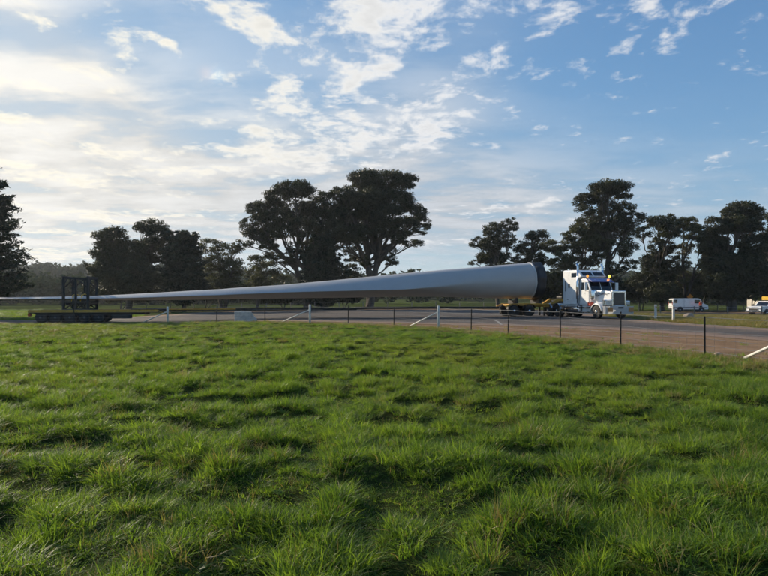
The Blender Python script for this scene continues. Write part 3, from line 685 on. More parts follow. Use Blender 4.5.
def make_blade():
    root = Matrix.Translation((RX, RY, 0)) @ Matrix.Rotation(ang, 4, 'Z')
    t = thing('turbine_blade', 'long pale grey wind turbine blade lying on the stretched trailer', 'turbine blade', (RX, RY, 0), ang)
    # (px, top row, bottom row) read along the blade
    prof = [(-330, 299.0, 301.6), (-240, 298.2, 301.2), (-120, 297.6, 300.4), (0, 297.2, 299.7), (50, 296.8, 299.7), (95, 295.9, 300.2), (140, 293.6, 300.2), (210, 289.3, 299.4), (280, 284.8, 298.3), (340, 279.3, 297.6),
            (400, 273.3, 296.6), (440, 269.6, 296.6), (480, 266.4, 297.9), (510, 264.0, 298.4), (528, 262.6, 298.6)]
    S = []
    for px, a, b in prof:
        X, Y = axis_point(px); S.append((s_of(px), CAM_H + (HOR - a) / F * (Y - .3), CAM_H + (HOR - b) / F * (Y - .3)))
    S = np.array(S); st = np.concatenate([np.linspace(S[0, 0], 10, 26), np.linspace(10.6, S[-1, 0], 46)])
    def cub(col):
        y = np.interp(st, S[:, 0], S[:, col]); k = np.array([1, 2, 3, 2, 1]) / 9; yy = np.convolve(np.pad(y, 2, 'edge'), k, 'valid'); yy[-3:] = y[-3:]; return yy
    T, B = cub(1), cub(2); N = 64; th = np.linspace(0, 2 * np.pi, N, endpoint=False)
    rings = []; RF = np.array([[s_of(p) for p in (-330, 0, 210, 280, 340, 400, 440, 470, 500, 534)], [.3, .35, .40, .42, .36, .30, .34, .46, .52, .5]])
    for s_, a, b in zip(st, T, B):
        h = a - b; f = (s_ - st[0]) / (st[-1] - st[0])            # 0 tip .. 1 root
        circ = sstep(f, .80, .985)
        chord = float(np.interp(f, [0, .02, .3, .55, .78, .9, 1.0], [.12, .5, 1.5, 2.5, 3.7, 3.4, 3.1]))
        # aerofoil: the sharp edge faces the road side, its height (rf) wanders along the blade; round nose away
        u = (1 - np.cos(th)) / 2; up = th <= np.pi; rf = float(np.interp(s_, RF[0], RF[1]))
        zu = np.where(u < .6, rf + (1 - rf) * np.sin(np.pi / 2 * np.clip(u / .6, 0, 1) ** .9), 1 - .5 * (np.clip(u - .6, 0, 1) / .4) ** 2)
        zl = np.where(u < .5, rf * (1 - np.clip(u / .5, 0, 1)) ** 1.25, .5 * (np.clip(u - .5, 0, 1) / .5) ** 2)
        yy_ = u * chord - chord * .55; zz_ = np.where(up, zu, zl) * h + b
        cy = -np.cos(th) * h * .5; cz = (a + b) / 2 + np.sin(th) * h * .5
        rings.append(np.stack([np.full(N, s_), yy_ * (1 - circ) + cy * circ, zz_ * (1 - circ) + cz * circ], -1))
    V = np.array(rings).reshape(-1, 3); n = len(st); i = np.arange(n - 1)[:, None] * N; k = np.arange(N)[None]; k2 = (k + 1) % N
    Q = np.stack([i + k, i + N + k, i + N + k2, i + k2], -1).reshape(-1, 4)
    o = link('blade_shell', np_mesh('blade_shell', V, Q, M['blade'], True), t); o.data.set_sharp_from_angle(angle=R(32))
    h = (T[-1] - B[-1]) / 2; zc = (T[-1] + B[-1]) / 2; sr = st[-1]
    mm = Matrix.Translation((sr, 0, zc)) @ Matrix.Rotation(R(-90), 4, 'Z')
    MB().lathe([(h * .93, -.02), (h + .035, -.02), (h + .05, .02), (h + .05, .12), (h + .02, .15), (h * .93, .15)], 64, mm).build('root_flange', M['blade_rim'], t)
    # dark cover stretched over the root end, a little loose
    mb = MB(); mb.lathe([(h * .9, .10), (h + .075, .12), (h + .085, .45), (h + .05, .8), (h + .06, .98), (h * .8, 1.03), (.01, 1.05)], 64, mm)
    for v in mb.bm.verts:
        k = math.atan2(v.co.z - zc, v.co.y); w = .025 * math.sin(k * 11) + .018 * math.sin(k * 5 + v.co.x * 5); rr = math.hypot(v.co.y, v.co.z - zc)
        if rr > h * .95: v.co.y *= 1 + w; v.co.z = zc + (v.co.z - zc) * (1 + w)
    mb.build('root_cover', M['tarp'], t)
    return t
make_blade()

def make_trailer():
    t = thing('blade_trailer', 'stretched yellow and dark steel trailer carrying the turbine blade', 'trailer', (RX, RY, zr), ang)
    Y, Dk = M['yellow'], M['darksteel']
    L0 = s_of(36); L1 = s_of(110); L2 = s_of(161); dz = -zr
    # rear steering bogie: deck, side beams, five axles
    MB().box(L0, L1, -1.2, 1.2, .72, .90, .02).build('rear_deck', Dk, t)
    for sy in (-1, 1):
        MB().box(L0 - .02, L2, sy * 1.25 - .05, sy * 1.25 + .05, .78, .98, .015).build('deck_rail', Y, t)
        MB().prism([(L0 + .05, .86), (L0 + .4, .62), (L1 - .1, .62), (L1 + .2, .86)], sy * 1.12 - .05, sy * 1.12 + .05, .01).build('side_beam', Dk, t)
        MB().box(L0 - .12, L0 + .05, sy * 1.0 - .18, sy * 1.0 + .18, .50, .78, .02).build('tail_light_box', M['red'] if sy < 0 else Dk, t)
        MB().prism([(L2 - .12, .95), (L2 + .02, .95), (L2 + .55, .66), (L2 + .42, .66)], sy * 1.25 - .045, sy * 1.25 + .045, .01).build('deck_rail_end', Y, t)
    MB().box(L0 - .10, L0 + .02, -1.22, 1.22, .70, .93, .01).build('tail_plate', Y, t)
    MB().box(L1, L2 - 1.0, -.9, .9, .60, .80, .02).build('drawbar_frame', Dk, t)
    MB().box(L1 + .4, L2 - 2.0, -1.1, -.6, .30, .62, .03).build('toolbox', M['black'], t)
    n = 5
    for k in range(n):
        x = L0 + .75 + k * (L1 - L0 - 1.25) / (n - 1)
        MB().tube([(x, -1.1, .42), (x, 1.1, .42)], .075, 8).build('axle', Dk, t)
        for sy in (-1, 1): wheel(t, x, sy * .68, .40, .40, .24, sy, True, 'grille')
    # steel cage round the blade
    cx0, cx1 = s_of(68.5), s_of(92.5); z0, z1 = .95, 3.24 - zr; yw = 1.05
    for x in (cx0, cx1):
        for sy in (-1, 1):
            MB().box(x - .09, x + .09, sy * yw - .09, sy * yw + .09, z0 - .05, z1, .01).build('cage_post', M['black'], t)
            MB().tube([(x, sy * yw, z1 - .75), (x, sy * (yw - .75), z1 - .08)], .055, 6).build('corner_brace', M['black'], t)
        MB().box(x - .08, x + .08, -yw - .08, yw + .08, z1 - .14, z1 + .02, .01).build('cage_beam', M['black'], t)
        MB().box(x - .085, x + .085, -yw, yw, z0 + .42, z0 + .56, .01).build('saddle_beam', M['black'], t)
    for sy in (-1, 1):
        for z in (z1 - .13, z0 + .05, z0 + .62):
            MB().box(cx0, cx1, sy * yw - .07, sy * yw + .07, z - .06, z + .06, .01).build('side_rail', M['black'], t)
        xm = (cx0 + cx1) / 2
        MB().box(xm - .07, xm + .07, sy * yw - .075, sy * yw + .075, z0, z1 - .1, .01).build('mid_post', M['black'], t)
        for xa, xb in ((cx0, xm), (cx1, xm)):
            MB().tube([(xa + (xb - xa) * .05, sy * yw, z1 - .85), (xb + (xa - xb) * .12, sy * yw, z1 - .16)], .055, 6).build('corner_brace', M['black'], t)
            MB().tube([(xa, sy * yw, z0 + .05), (xb, sy * yw, z0 + .62)], .045, 6).build('cross_brace', M['black'], t)
            MB().tube([(xb, sy * yw, z0 + .05), (xa, sy * yw, z0 + .62)], .045, 6).build('cross_brace', M['black'], t)
    MB().box((cx0 + cx1) / 2 - .5, (cx0 + cx1) / 2 + .5, -.75, .75, z0 + .42, 1.42 - zr, .04).build('blade_saddle', M['black'], t)
    for xs_ in (cx0 + .55, cx1 - .55):
        MB().tube([(xs_, -yw, z0 + .62), (xs_, -.75, 1.80 - zr), (xs_, 0, 1.93 - zr), (xs_, .75, 1.80 - zr), (xs_, yw, z0 + .62)], .03, 6).build('strap', M['sign_yellow'], t)
    # telescopic spine
    MB().box(L2 - 2.2, 21, -.30, .30, .78 + dz * .3, .98 + dz * .3, .02).build('spine_outer', Dk, t)
    MB().box(20.9, 33.6, -.24, .24, .80 + dz * .5, 1.0 + dz * .5, .02).build('spine_inner', Dk, t)
    for sy in (-1, 1): MB().box(L2 + .5, s_of(236), sy * .34 - .03, sy * .34 + .03, .86 + dz * .3, .95 + dz * .3, .008).build('spine_rail', Y, t)
    # front bolster under the root
    f0, f1 = s_of(501), s_of(541); b = dz
    MB().prism([(f0, .93 + b), (f0 + .55, 1.14 + b), (f1 + .2, 1.14 + b), (f1 + .2, 1.02 + b), (f0 + .5, 1.02 + b), (f0, .80 + b)], -1.15, -1.0, .012).build('bolster_rail', Y, t)
    MB().prism([(f0, .93 + b), (f0 + .55, 1.14 + b), (f1 + .2, 1.14 + b), (f1 + .2, 1.02 + b), (f0 + .5, 1.02 + b), (f0, .80 + b)], 1.0, 1.15, .012).build('bolster_rail', Y, t)
    MB().box(f0 + .5, f1 + .1, -.98, .98, .92 + b, 1.08 + b, .02).build('bolster_deck', Y, t)
    for x in (f0 + 1.1, f1 - .5): MB().prism([(-.9, 1.10 + b), (.9, 1.10 + b), (.9, 1.62 + b), (.45, 1.40 + b), (-.45, 1.40 + b), (-.9, 1.62 + b)], x - .12, x + .12, .01, m=Matrix.Translation((x, 0, 0)) @ Matrix.Rotation(R(90), 4, 'Z') @ Matrix.Translation((0, -x, 0))).build('root_cradle', Dk, t)
    for x in (f0 + .75, f0 + 2.15):
        MB().tube([(x, -1.1, .5 + b), (x, 1.1, .5 + b)], .08, 8).build('axle', Dk, t)
        for sy in (-1, 1):
            wheel(t, x, sy * .64, .50 + b, .50, .27, sy, True)
            pts = [(x + math.cos(a) * .60, sy * 1.0, .50 + b + math.sin(a) * .60) for a in np.linspace(R(25), R(165), 12)]
            mb = MB()
            for p, q in zip(pts[:-1], pts[1:]):
                vs = [mb.bm.verts.new((p[0], p[1] - .24, p[2])), mb.bm.verts.new((q[0], q[1] - .24, q[2])), mb.bm.verts.new((q[0], q[1] + .24, q[2])), mb.bm.verts.new((p[0], p[1] + .24, p[2]))]; mb.bm.faces.new(vs)
            bmesh.ops.remove_doubles(mb.bm, verts=mb.bm.verts, dist=.001)
            bmesh.ops.solidify(mb.bm, geom=mb.bm.faces[:], thickness=.015); mb.build('mudguard', M['darksteel'], t)
    MB().box(f0 + .3, f0 + .7, -1.12, -.75, .35 + b, .85 + b, .03).build('toolbox', M['black'], t)
    # gooseneck to the fifth wheel
    g0 = f1 - .2; kp = UL + 2.9
    gp = [(g0, .82), (g0 + .75, .82), (g0 + 1.5, 1.32), (kp + .8, 1.32), (kp + .8, 1.55), (g0 + 1.35, 1.55), (g0 + .6, 1.10), (g0, 1.10)]
    for sy in (-1, 1): MB().prism([(x, z + b) for x, z in gp], sy * .72 - .12, sy * .72 + .12, .015).build('gooseneck_arm', Y, t)
    MB().box(g0 + 1.4, kp + .7, -.6, .6, 1.30 + b, 1.42 + b, .01).build('coupling_plate', Dk, t)
    MB().box(g0 + 1.9, kp + .5, -.5, .5, 1.56 + b, 1.80 + b, .08).build('winch_box', M['black'], t)
    for sy in (-1, 1): MB().box(g0 + .2, g0 + .35, sy * .5 - .07, sy * .5 + .07, .05 + b, .84 + b, .01).build('landing_leg', Dk, t)
make_trailer()

# ------------------------------------------------------------------ prime mover (local: x forward, y left, front axle at x=0)
def make_truck():
    fwd = math.atan2(-.964, .266); ox, oy = 17.48, 44.78
    t = thing('prime_mover', 'white bonneted prime mover with sleeper cab and chrome grille on the bend', 'truck', (ox, oy, float(gz(ox, oy)) + .012), fwd)
    W, C, B = M['white'], M['chrome'], M['black']
    for sy in (-1, 1): MB().box(-7.7, .95, sy * .43 - .05, sy * .43 + .05, .74, 1.02, .01).build('chassis_rail', M['darksteel'], t)
    MB().box(-7.75, -7.6, -.5, .5, .72, 1.0, .02).build('rear_crossmember', M['darksteel'], t)
    # bonnet
    def tp(x, z, s_): 
        w = np.interp(x, [-.95, 1.05], [.80, .60]) * np.interp(z, [1.0, 1.7, 2.3], [1.0, 1.0, .86]); return float(w if s_ else -w)
    hood = MB().prism([(-.95, 1.02), (1.03, 1.02), (1.05, 2.02), (.7, 2.10), (0, 2.17), (-.95, 2.24)], 0, 0, .05, tp).build('bonnet', W, t, smooth=False)
    for sy in (-1, 1):
        # scroll pinstripes on the bonnet side
        for k, (x0, x1, z, a) in enumerate([(-.75, .15, 1.96, .05), (-.55, .55, 1.86, -.04), (.0, .8, 1.93, .03), (-.8, -.3, 1.80, .08)]):
            pts = [(x0 + (x1 - x0) * u, sy * (float(np.interp(x0 + (x1 - x0) * u, [-.95, 1.05], [.80, .60])) * float(np.interp(z, [1.7, 2.3], [1, .86])) + .006), z + a * math.sin(u * 7)) for u in np.linspace(0, 1, 9)]
            MB().tube(pts, .017, 5).build('pinstripe', M['pin'], hood)
    # grille
    MB().box(1.045, 1.14, -.60, .60, .92, 1.02, .02).box(1.045, 1.14, -.60, .60, 2.0, 2.14, .03).box(1.045, 1.14, -.60, -.50, .92, 2.14, .02).box(1.045, 1.14, .50, .60, .92, 2.14, .02).build('grille_surround', C, t)
    gr = MB().box(1.05, 1.08, -.51, .51, 1.0, 2.02).build('grille', M['black'], t)
    mb = MB()
    for k in range(15): y = -.47 + k * .94 / 14; mb.box(1.078, 1.105, y - .016, y + .016, 1.01, 2.01)
    mb.build('grille_bars', M['grille'], gr)
    # fenders
    for sy in (-1, 1):
        mb = MB(); arc = [(math.cos(a) * .70, .54 + math.sin(a) * .66) for a in np.linspace(R(8), R(178), 16)]
        prev = None
        outer = []
        for (x, z) in arc:
            crown = [(x, sy * .60, z + .10), (x * 1.0, sy * .85, z + .09), (x * 1.0, sy * 1.10, z + .04), (x, sy * 1.22, z - .02), (x * .98, sy * 1.235, z - .10)]
            row = [mb.bm.verts.new(c_) for c_ in crown]
            if prev:
                for i in range(4): f = mb.bm.faces.new((prev[i], prev[i + 1], row[i + 1], row[i])); f.smooth = True
            prev = row
        bmesh.ops.recalc_face_normals(mb.bm, faces=mb.bm.faces); bmesh.ops.solidify(mb.bm, geom=mb.bm.faces[:], thickness=.02)
        mb.build('fender', W, t)
        MB().box(-1.10, -.78, sy * .90, sy * 1.12, 1.02, 1.22, .05, 3).build('fender_stripe', M['red'], t)
        MB().box(.78, 1.02, sy * .66, sy * 1.10, 1.06, 1.40, .07, 3).build('headlight', C, t)
        MB().box(1.015, 1.035, sy * .70, sy * 1.06, 1.11, 1.35, .008).build('headlight_lens', M['lens'], t)
        MB().box(.55, .85, sy * .55, sy * .78, .72, 1.10, .02).build('headlight_bracket', M['darksteel'], t)
    # bumper
    prof = [(1.02, -1.30), (1.24, -1.24), (1.34, -1.02), (1.36, 0), (1.34, 1.02), (1.24, 1.24), (1.02, 1.30)]
    mb = MB(); lo = [mb.bm.verts.new((x - .04, y, .40)) for x, y in prof]; hi = [mb.bm.verts.new((x, y, .98)) for x, y in prof]
    for i in range(6): mb.bm.faces.new((lo[i], lo[i + 1], hi[i + 1], hi[i]))
    bmesh.ops.solidify(mb.bm, geom=mb.bm.faces[:], thickness=.05); bump = mb.build('bumper', W, t)
    for sy in (-1, 1):
        MB().box(1.325, 1.368, sy * .92 - .22, sy * .92 + .22, .55, .90, .01).build('marker_panel', M['amber_panel'], t)
        MB().tube([(1.1, sy * .3, .5), (1.1, sy * .3, .9)], .05, 6).build('bumper_bracket', M['darksteel'], t)
    MB().box(1.345, 1.378, -.22, .22, .80, .93, .006).build('number_plate', M['plate'], t)
    # cab
    cab = MB().prism([(-.93, 1.05), (-.93, 2.20), (-1.30, 2.98), (-1.55, 3.12), (-2.42, 3.16), (-2.42, 1.05)], -1.02, 1.02, .06).build('cab', W, t)
    def on_screen(y0, y1, nm):
        z0, z1 = 2.24, 2.90; f = lambda z: -.93 - (z - 2.20) * .37 / .78 + .012
        mb = MB(); v = [mb.bm.verts.new(p) for p in ((f(z0), y0, z0), (f(z0), y1, z0), (f(z1), y1, z1), (f(z1), y0, z1))]; mb.bm.faces.new(v)
        bmesh.ops.solidify(mb.bm, geom=mb.bm.faces[:], thickness=.012); mb.build(nm, M['glass'], cab)
    on_screen(-.93, -.03, 'windscreen_pane'); on_screen(.03, .93, 'windscreen_pane')
    MB().prism([(-1.18, 2.98), (-.82, 2.86), (-.80, 2.90), (-1.35, 3.16)], -1.0, 1.0, .01).build('sun_visor', M['purple'], t)
    for sy in (-1, 1):
        d = MB().box(-2.25, -1.12, sy * 1.022, sy * 1.05, 1.15, 2.25, .01).build('door', W, t)
        MB().box(-1.75, -1.58, sy * 1.048, sy * 1.075, 1.98, 2.02, .005).build('door_handle', C, d)
        MB().prism([(-2.2, 2.27), (-1.12, 2.27), (-1.38, 2.86), (-2.2, 2.86)], sy * 1.015, sy * 1.04).build('side_window', M['glass'], t)
        # mirrors, air cleaners, beacons
        MB().tube([(-1.15, sy * 1.02, 2.85), (-1.0, sy * 1.42, 2.80), (-1.0, sy * 1.42, 2.15), (-1.15, sy * 1.02, 2.10)], .022, 6).build('mirror_bracket', C, t)
        MB().box(-1.05, -.93, sy * 1.42 - .12, sy * 1.42 + .12, 2.20, 2.82, .04, 3).build('mirror', W, t)
        mx = Matrix.Translation((-.62, sy * 1.02, 0)) @ Matrix.Rotation(R(90), 4, 'X')
        MB().lathe([(.05, 1.45), (.20, 1.50), (.21, 1.56), (.21, 2.12), (.19, 2.2), (.06, 2.24)], 20, Matrix.Translation((-.62, sy * 1.0, 0)) @ Matrix(((1, 0, 0, 0), (0, 0, 1, 0), (0, 1, 0, 0), (0, 0, 0, 1)))).build('air_cleaner', C, t)
        mz = lambda x, y: Matrix.Translation((x, y, 0)) @ Matrix(((1, 0, 0, 0), (0, 0, 1, 0), (0, 1, 0, 0), (0, 0, 0, 1)))
        st = MB().tube([(-1.35, sy * .98, 3.05), (-1.35, sy * 1.0, 3.26)], .035, 6).build('beacon_mount', C, t)
        MB().lathe([(.07, 3.25), (.085, 3.27), (.085, 3.37), (.06, 3.43), (.02, 3.44)], 16, mz(-1.35, sy * 1.0)).build('beacon_dome', M['amber' if sy > 0 else 'amber_dim'], st)
        # exhaust stacks behind the cab corners
        e = MB().lathe([(.075, .8), (.075, 1.5), (.13, 1.55), (.13, 3.0), (.085, 3.1), (.085, 3.9)], 16, mz(-2.45, sy * 1.16)).build('exhaust_stack', C, t)
        MB().tube([(-2.45, sy * 1.16, 3.88), (-2.45, sy * 1.16, 4.12), (-2.60, sy * 1.16, 4.35)], [.085, .085, .09], 12, False).build('stack_tip', C, e)
        # tanks and steps
        MB().lathe([(.05, -4.3), (.30, -4.28), (.33, -4.2), (.33, -2.5), (.30, -2.42), (.05, -2.4)], 24, Matrix.Translation((0, sy * .90, .72)) @ Matrix(((0, 1, 0, 0), (1, 0, 0, 0), (0, 0, 1, 0), (0, 0, 0, 1)))).build('fuel_tank', C, t)
        for zz in (.48, .86): MB().box(-2.3, -1.2, sy * .80, sy * 1.18, zz - .03, zz + .03, .01).build('cab_step', C, t)
        MB().box(-2.34, -1.16, sy * .72, sy * .80, .45, 1.08, .02).build('step_box', W, t)
        MB().box(-4.6, -2.42, sy * 1.20, sy * 1.26, .98, 1.08, .02).build('side_skirt', W, t)
        MB().box(-5.0, -4.45, sy * .62, sy * 1.15, .50, 1.0, .03).build('toolbox', C, t)
    # sleeper
    sl = MB().prism([(-2.47, 1.08), (-2.47, 3.12), (-1.9, 3.32), (-2.35, 3.72), (-2.7, 3.88), (-4.45, 3.92), (-4.55, 3.8), (-4.55, 1.08)], -1.17, 1.17, .09, seg=3).build('sleeper', W, t)
    def on_slope(y0, y1):
        a, b = Vector((-1.97, 0, 3.40)), Vector((-2.30, 0, 3.69)); off = Vector((.30, 0, .34)).normalized() * .012
        mb = MB(); v = [mb.bm.verts.new((p.x + off.x, y, p.z + off.z)) for p, y in ((a, y0), (a, y1), (b, y1), (b, y0))]; mb.bm.faces.new(v)
        bmesh.ops.solidify(mb.bm, geom=mb.bm.faces[:], thickness=.012); mb.build('skylight', M['glass'], sl)
    on_slope(-.98, -.06); on_slope(.06, .98)
    for sy in (-1, 1):
        MB().box(-3.3, -2.62, sy * 1.165, sy * 1.185, 3.30, 3.64, .004).build('sleeper_window', M['glass'], sl)
        MB().box(-4.2, -4.12, sy * 1.17, sy * 1.195, 2.15, 3.0, .004).build('vent_strip', M['grille'], sl)
        MB().box(-3.72, -3.54, sy * 1.17, sy * 1.195, 2.45, 2.75, .006).build('vent', B, sl)
        MB().box(-4.2, -3.5, sy * 1.17, sy * 1.19, 1.28, 1.62, .006).build('locker_hatch', W, sl)
        MB().box(-3.9, -3.72, sy * 1.188, sy * 1.205, 1.44, 1.48, .003).build('latch', B, sl)
    MB().tube([(-2.3, .5, 3.7), (-2.45, .5, 4.45)], .012, 5).build('antenna', B, t)
    # running gear
    MB().tube([(0, -1.0, .5), (0, 1.0, .5)], .07, 8).build('front_axle', M['darksteel'], t)
    for sy in (-1, 1): wheel(t, 0, sy * .90, .525, .525, .29, sy)
    for x in (-5.5, -6.9):
        MB().tube([(x, -1.0, .525), (x, 1.0, .525)], .09, 8).build('drive_axle', M['darksteel'], t)
        for sy in (-1, 1):
            wheel(t, x, sy * .64, .525, .525, .27, sy, True)
            mb = MB(); prev = None
            for a in np.linspace(R(15), R(165), 14):
                row = [mb.bm.verts.new((x + math.cos(a) * .64, sy * yy, .525 + math.sin(a) * .64)) for yy in (.62, 1.24)]
                if prev: f = mb.bm.faces.new((prev[0], prev[1], row[1], row[0])); f.smooth = True
                prev = row
            bmesh.ops.solidify(mb.bm, geom=mb.bm.faces[:], thickness=.02); mb.build('mudguard', C, t)
    MB().prism([(-6.9, 1.02), (-5.5, 1.02), (-5.7, 1.22), (-6.7, 1.22)], -.5, .5, .02).build('fifth_wheel', M['darksteel'], t)
make_truck()

# ------------------------------------------------------------------ van, utility, person, signs, house
def vehicle_wheels(t, xs, hw, r=.34, w=.22):
    for x in xs:
        for sy in (-1, 1): wheel(t, x, sy * (hw - w), r, r, w, sy)
def make_van():
    x, y = (688 - CX) / F * 86, 86.0; t = thing('delivery_van', 'white delivery van parked side-on under the gum trees', 'van', (x, y, float(gz(x, y))), R(-8))
    W = M['white']
    body = MB().prism([(-2.45, .38), (-2.5, .9), (-2.42, 1.85), (-2.25, 2.0), (1.1, 2.02), (1.35, 1.92), (1.85, 1.25), (2.40, 1.02), (2.5, .8), (2.48, .38)], -.92, .92, .10, seg=3).build('body', W, t)
    for sy in (-1, 1):
        MB().prism([(.55, 1.28), (1.62, 1.28), (1.25, 1.80), (.55, 1.80)], sy * .905, sy * .93).build('door_window', M['glass'], t)
        MB().box(-2.30, -1.85, sy * .905, sy * .93, 1.30, 1.80, .004).build('rear_window', M['glass'], t)
        MB().box(-.9, -.88, sy * .915, sy * .926, .5, 1.9).build('door_seam', M['black'], t)
        MB().box(-2.2, 2.2, sy * .915, sy * .935, .62, .70, .005).build('rub_strip', M['black'], t)
        MB().box(-2.52, -2.44, sy * .78 - .06, sy * .78 + .06, .95, 1.5, .02).build('tail_lamp', M['tail'], t)
        MB().box(2.34, 2.47, sy * .70 - .17, sy * .70 + .17, .80, .98, .03).build('headlamp', M['lens'], t)
        MB().box(1.45, 1.58, sy * .98, sy * 1.14, 1.25, 1.50, .03).build('mirror', M['black'], t)
        for wx in (-1.45, 1.55): MB().lathe([(.39, .0), (.40, .012), (.33, .013)], 22, Matrix.Translation((wx, sy * .915, .40)) @ Matrix.Scale(sy, 4, (0, 1, 0))).build('wheel_arch', M['black'], t)
    mb = MB(); v = [mb.bm.verts.new(p) for p in ((1.83, -.78, 1.32), (1.83, .78, 1.32), (1.40, .72, 1.90), (1.40, -.72, 1.90))]; mb.bm.faces.new(v); bmesh.ops.solidify(mb.bm, geom=mb.bm.faces[:], thickness=-.03); mb.build('windscreen', M['glass'], t)
    MB().box(-2.56, -2.42, -.88, .88, .36, .58, .03).box(2.42, 2.56, -.88, .88, .34, .62, .03).build('bumper', M['black'], t)
    MB().box(-2.512, -2.44, -.62, .62, 1.28, 1.78, .01).build('back_window', M['glass'], t)
    vehicle_wheels(t, (-1.45, 1.55), .94)
make_van()
def make_ute():
    x, y = (768 - CX) / F * 67, 67.0; t = thing('pilot_utility', 'white escort utility with a yellow roof sign on the far road', 'utility', (x, y, float(gz(x, y)) + .012), R(180 + 22))
    W = M['white']
    body = MB().prism([(-2.5, .45), (-2.5, 1.02), (2.15, 1.05), (2.48, .92), (2.52, .45)], -.90, .90, .07, seg=3).build('body', W, t)
    MB().prism([(-.9, 1.0), (-.85, 1.66), (-.6, 1.72), (.45, 1.70), (.65, 1.60), (1.30, 1.03)], -.80, .80, .06, seg=3).build('cab', W, t)
    MB().prism([(1.2, 1.02), (2.30, 1.0), (2.25, 1.08), (1.2, 1.16)], -.8, .8, .03).build('bonnet', W, t)
    mb = MB(); v = [mb.bm.verts.new(p) for p in ((1.235, -.68, 1.12), (1.235, .68, 1.12), (.70, .64, 1.58), (.70, -.64, 1.58))]; mb.bm.faces.new(v); bmesh.ops.solidify(mb.bm, geom=mb.bm.faces[:], thickness=-.025); mb.build('windscreen', M['glass'], t)
    for sy in (-1, 1):
        MB().prism([(-.65, 1.12), (1.05, 1.12), (.58, 1.58), (-.65, 1.60)], sy * .79, sy * .815).build('side_window', M['glass'], t)
        MB().box(-2.45, -1.0, sy * .86, sy * .91, 1.0, 1.28, .02).build('tray_side', W, t)
        MB().box(2.36, 2.50, sy * .68 - .2, sy * .68 + .2, .78, .95, .03).build('headlamp', M['lens'], t)
        MB().box(.95, 1.10, sy * .92, sy * 1.10, 1.10, 1.28, .03).build('mirror', M['black'], t)
        for wx in (-1.5, 1.55): MB().lathe([(.42, .0), (.43, .012), (.35, .013)], 22, Matrix.Translation((wx, sy * .895, .40)) @ Matrix.Scale(sy, 4, (0, 1, 0))).build('wheel_arch', M['black'], t)
    MB().box(2.49, 2.535, -.5, .5, .55, .85, .01).build('grille', M['black'], t)
    MB().tube([(2.62, -.75, .5), (2.68, -.72, .95), (2.68, .72, .95), (2.62, .75, .5)], .04, 6).box(2.55, 2.66, -.85, .85, .42, .60, .03).build('bull_bar', M['chrome'], t)
    for xx in (-.6, .4): MB().tube([(xx, -.78, 1.80), (xx, .78, 1.80)], .02, 6).tube([(xx, -.7, 1.68), (xx, -.7, 1.8)], .02, 6).tube([(xx, .7, 1.68), (xx, .7, 1.8)], .02, 6).build('roof_rack', M['black'], t)
    MB().box(-.62, .0, -.75, .75, 1.80, 2.22, .02).build('roof_sign', M['sign_yellow'], t)
    vehicle_wheels(t, (-1.5, 1.55), .92, .37, .24)
make_ute()
def make_person():
    D = 83.6; x = (700.5 - CX) / F * D; z = float(gz(x, D))
    t = thing('person', 'person in orange-red top and dark trousers standing beside the white van', 'person', (x, D, z), R(120))
    def skin(name, verts, edges, rad, mat, parent, sub=2):
        me = bpy.data.meshes.new(name); me.from_pydata(verts, edges, []); me.materials.append(mat); o = link(name, me, parent)
        m_ = o.modifiers.new('skin', 'SKIN'); m_.use_smooth_shade = True; s_ = o.modifiers.new('sub', 'SUBSURF'); s_.levels = s_.render_levels = sub
        for i, r in enumerate(rad): me.skin_vertices[0].data[i].radius = r if isinstance(r, tuple) else (r, r)
        me.skin_vertices[0].data[0].use_root = True; return o
    V = [(0, 0, .95), (0, 0, 1.15), (0, 0, 1.38), (0, 0, 1.50), (.02, 0, 1.62), (.01, 0, 1.72),
         (0, .20, 1.40), (.03, .27, 1.13), (.12, .25, .90), (0, -.20, 1.40), (.02, -.26, 1.13), (.16, -.22, .92),
         (0, .10, .88), (.03, .11, .48), (-.02, .12, .07), (.12, .13, .03), (0, -.10, .88), (.03, -.11, .48), (-.02, -.12, .07), (.12, -.13, .03)]
    E = [(0, 1), (1, 2), (2, 3), (3, 4), (4, 5), (2, 6), (6, 7), (7, 8), (2, 9), (9, 10), (10, 11), (0, 12), (12, 13), (13, 14), (14, 15), (0, 16), (16, 17), (17, 18), (18, 19)]
    rad = [(.15, .11), (.15, .10), (.16, .10), .055, .095, .08, .06, .045, .032, .06, .045, .032, .085, .058, .042, .04, .085, .058, .042, .04]
    skin('body', V, E, rad, M['skin'], t)
    skin('shirt', [(0, 0, .92), (0, 0, 1.15), (0, 0, 1.40), (0, .20, 1.41), (.03, .275, 1.13), (.09, .26, .98), (0, -.20, 1.41), (.02, -.265, 1.13), (.10, -.24, .98)], [(0, 1), (1, 2), (2, 3), (3, 4), (4, 5), (2, 6), (6, 7), (7, 8)],
         [(.185, .14), (.185, .13), (.195, .125), .085, .068, .058, .085, .068, .058], M['orange_shirt'], t)
    skin('trousers', [(0, 0, .96), (0, .105, .86), (.03, .115, .48), (-.02, .125, .10), (0, -.105, .86), (.03, -.115, .48), (-.02, -.125, .10)], [(0, 1), (1, 2), (2, 3), (0, 4), (4, 5), (5, 6)], [(.165, .125), .115, .085, .07, .115, .085, .07], M['navy'], t)
    skin('hair', [(-.02, 0, 1.66), (-.02, 0, 1.76)], [(0, 1)], [.105, .085], M['hair'], t)
    skin('boots', [(-.02, .125, .08), (.13, .135, .045), (-.02, -.125, .08), (.13, -.135, .045)], [(0, 1), (2, 3)], [.06, .052, .06, .052], M['black'], t, 1)
make_person()
D = 89.5; p = G(690, D); t = thing('warning_sign', 'orange diamond warning sign standing behind the white van', 'road sign', p, R(-5))
MB().tube([(0, .03, -.2), (0, .03, 2.5)], .035, 8).build('sign_post', M['wire'], t)
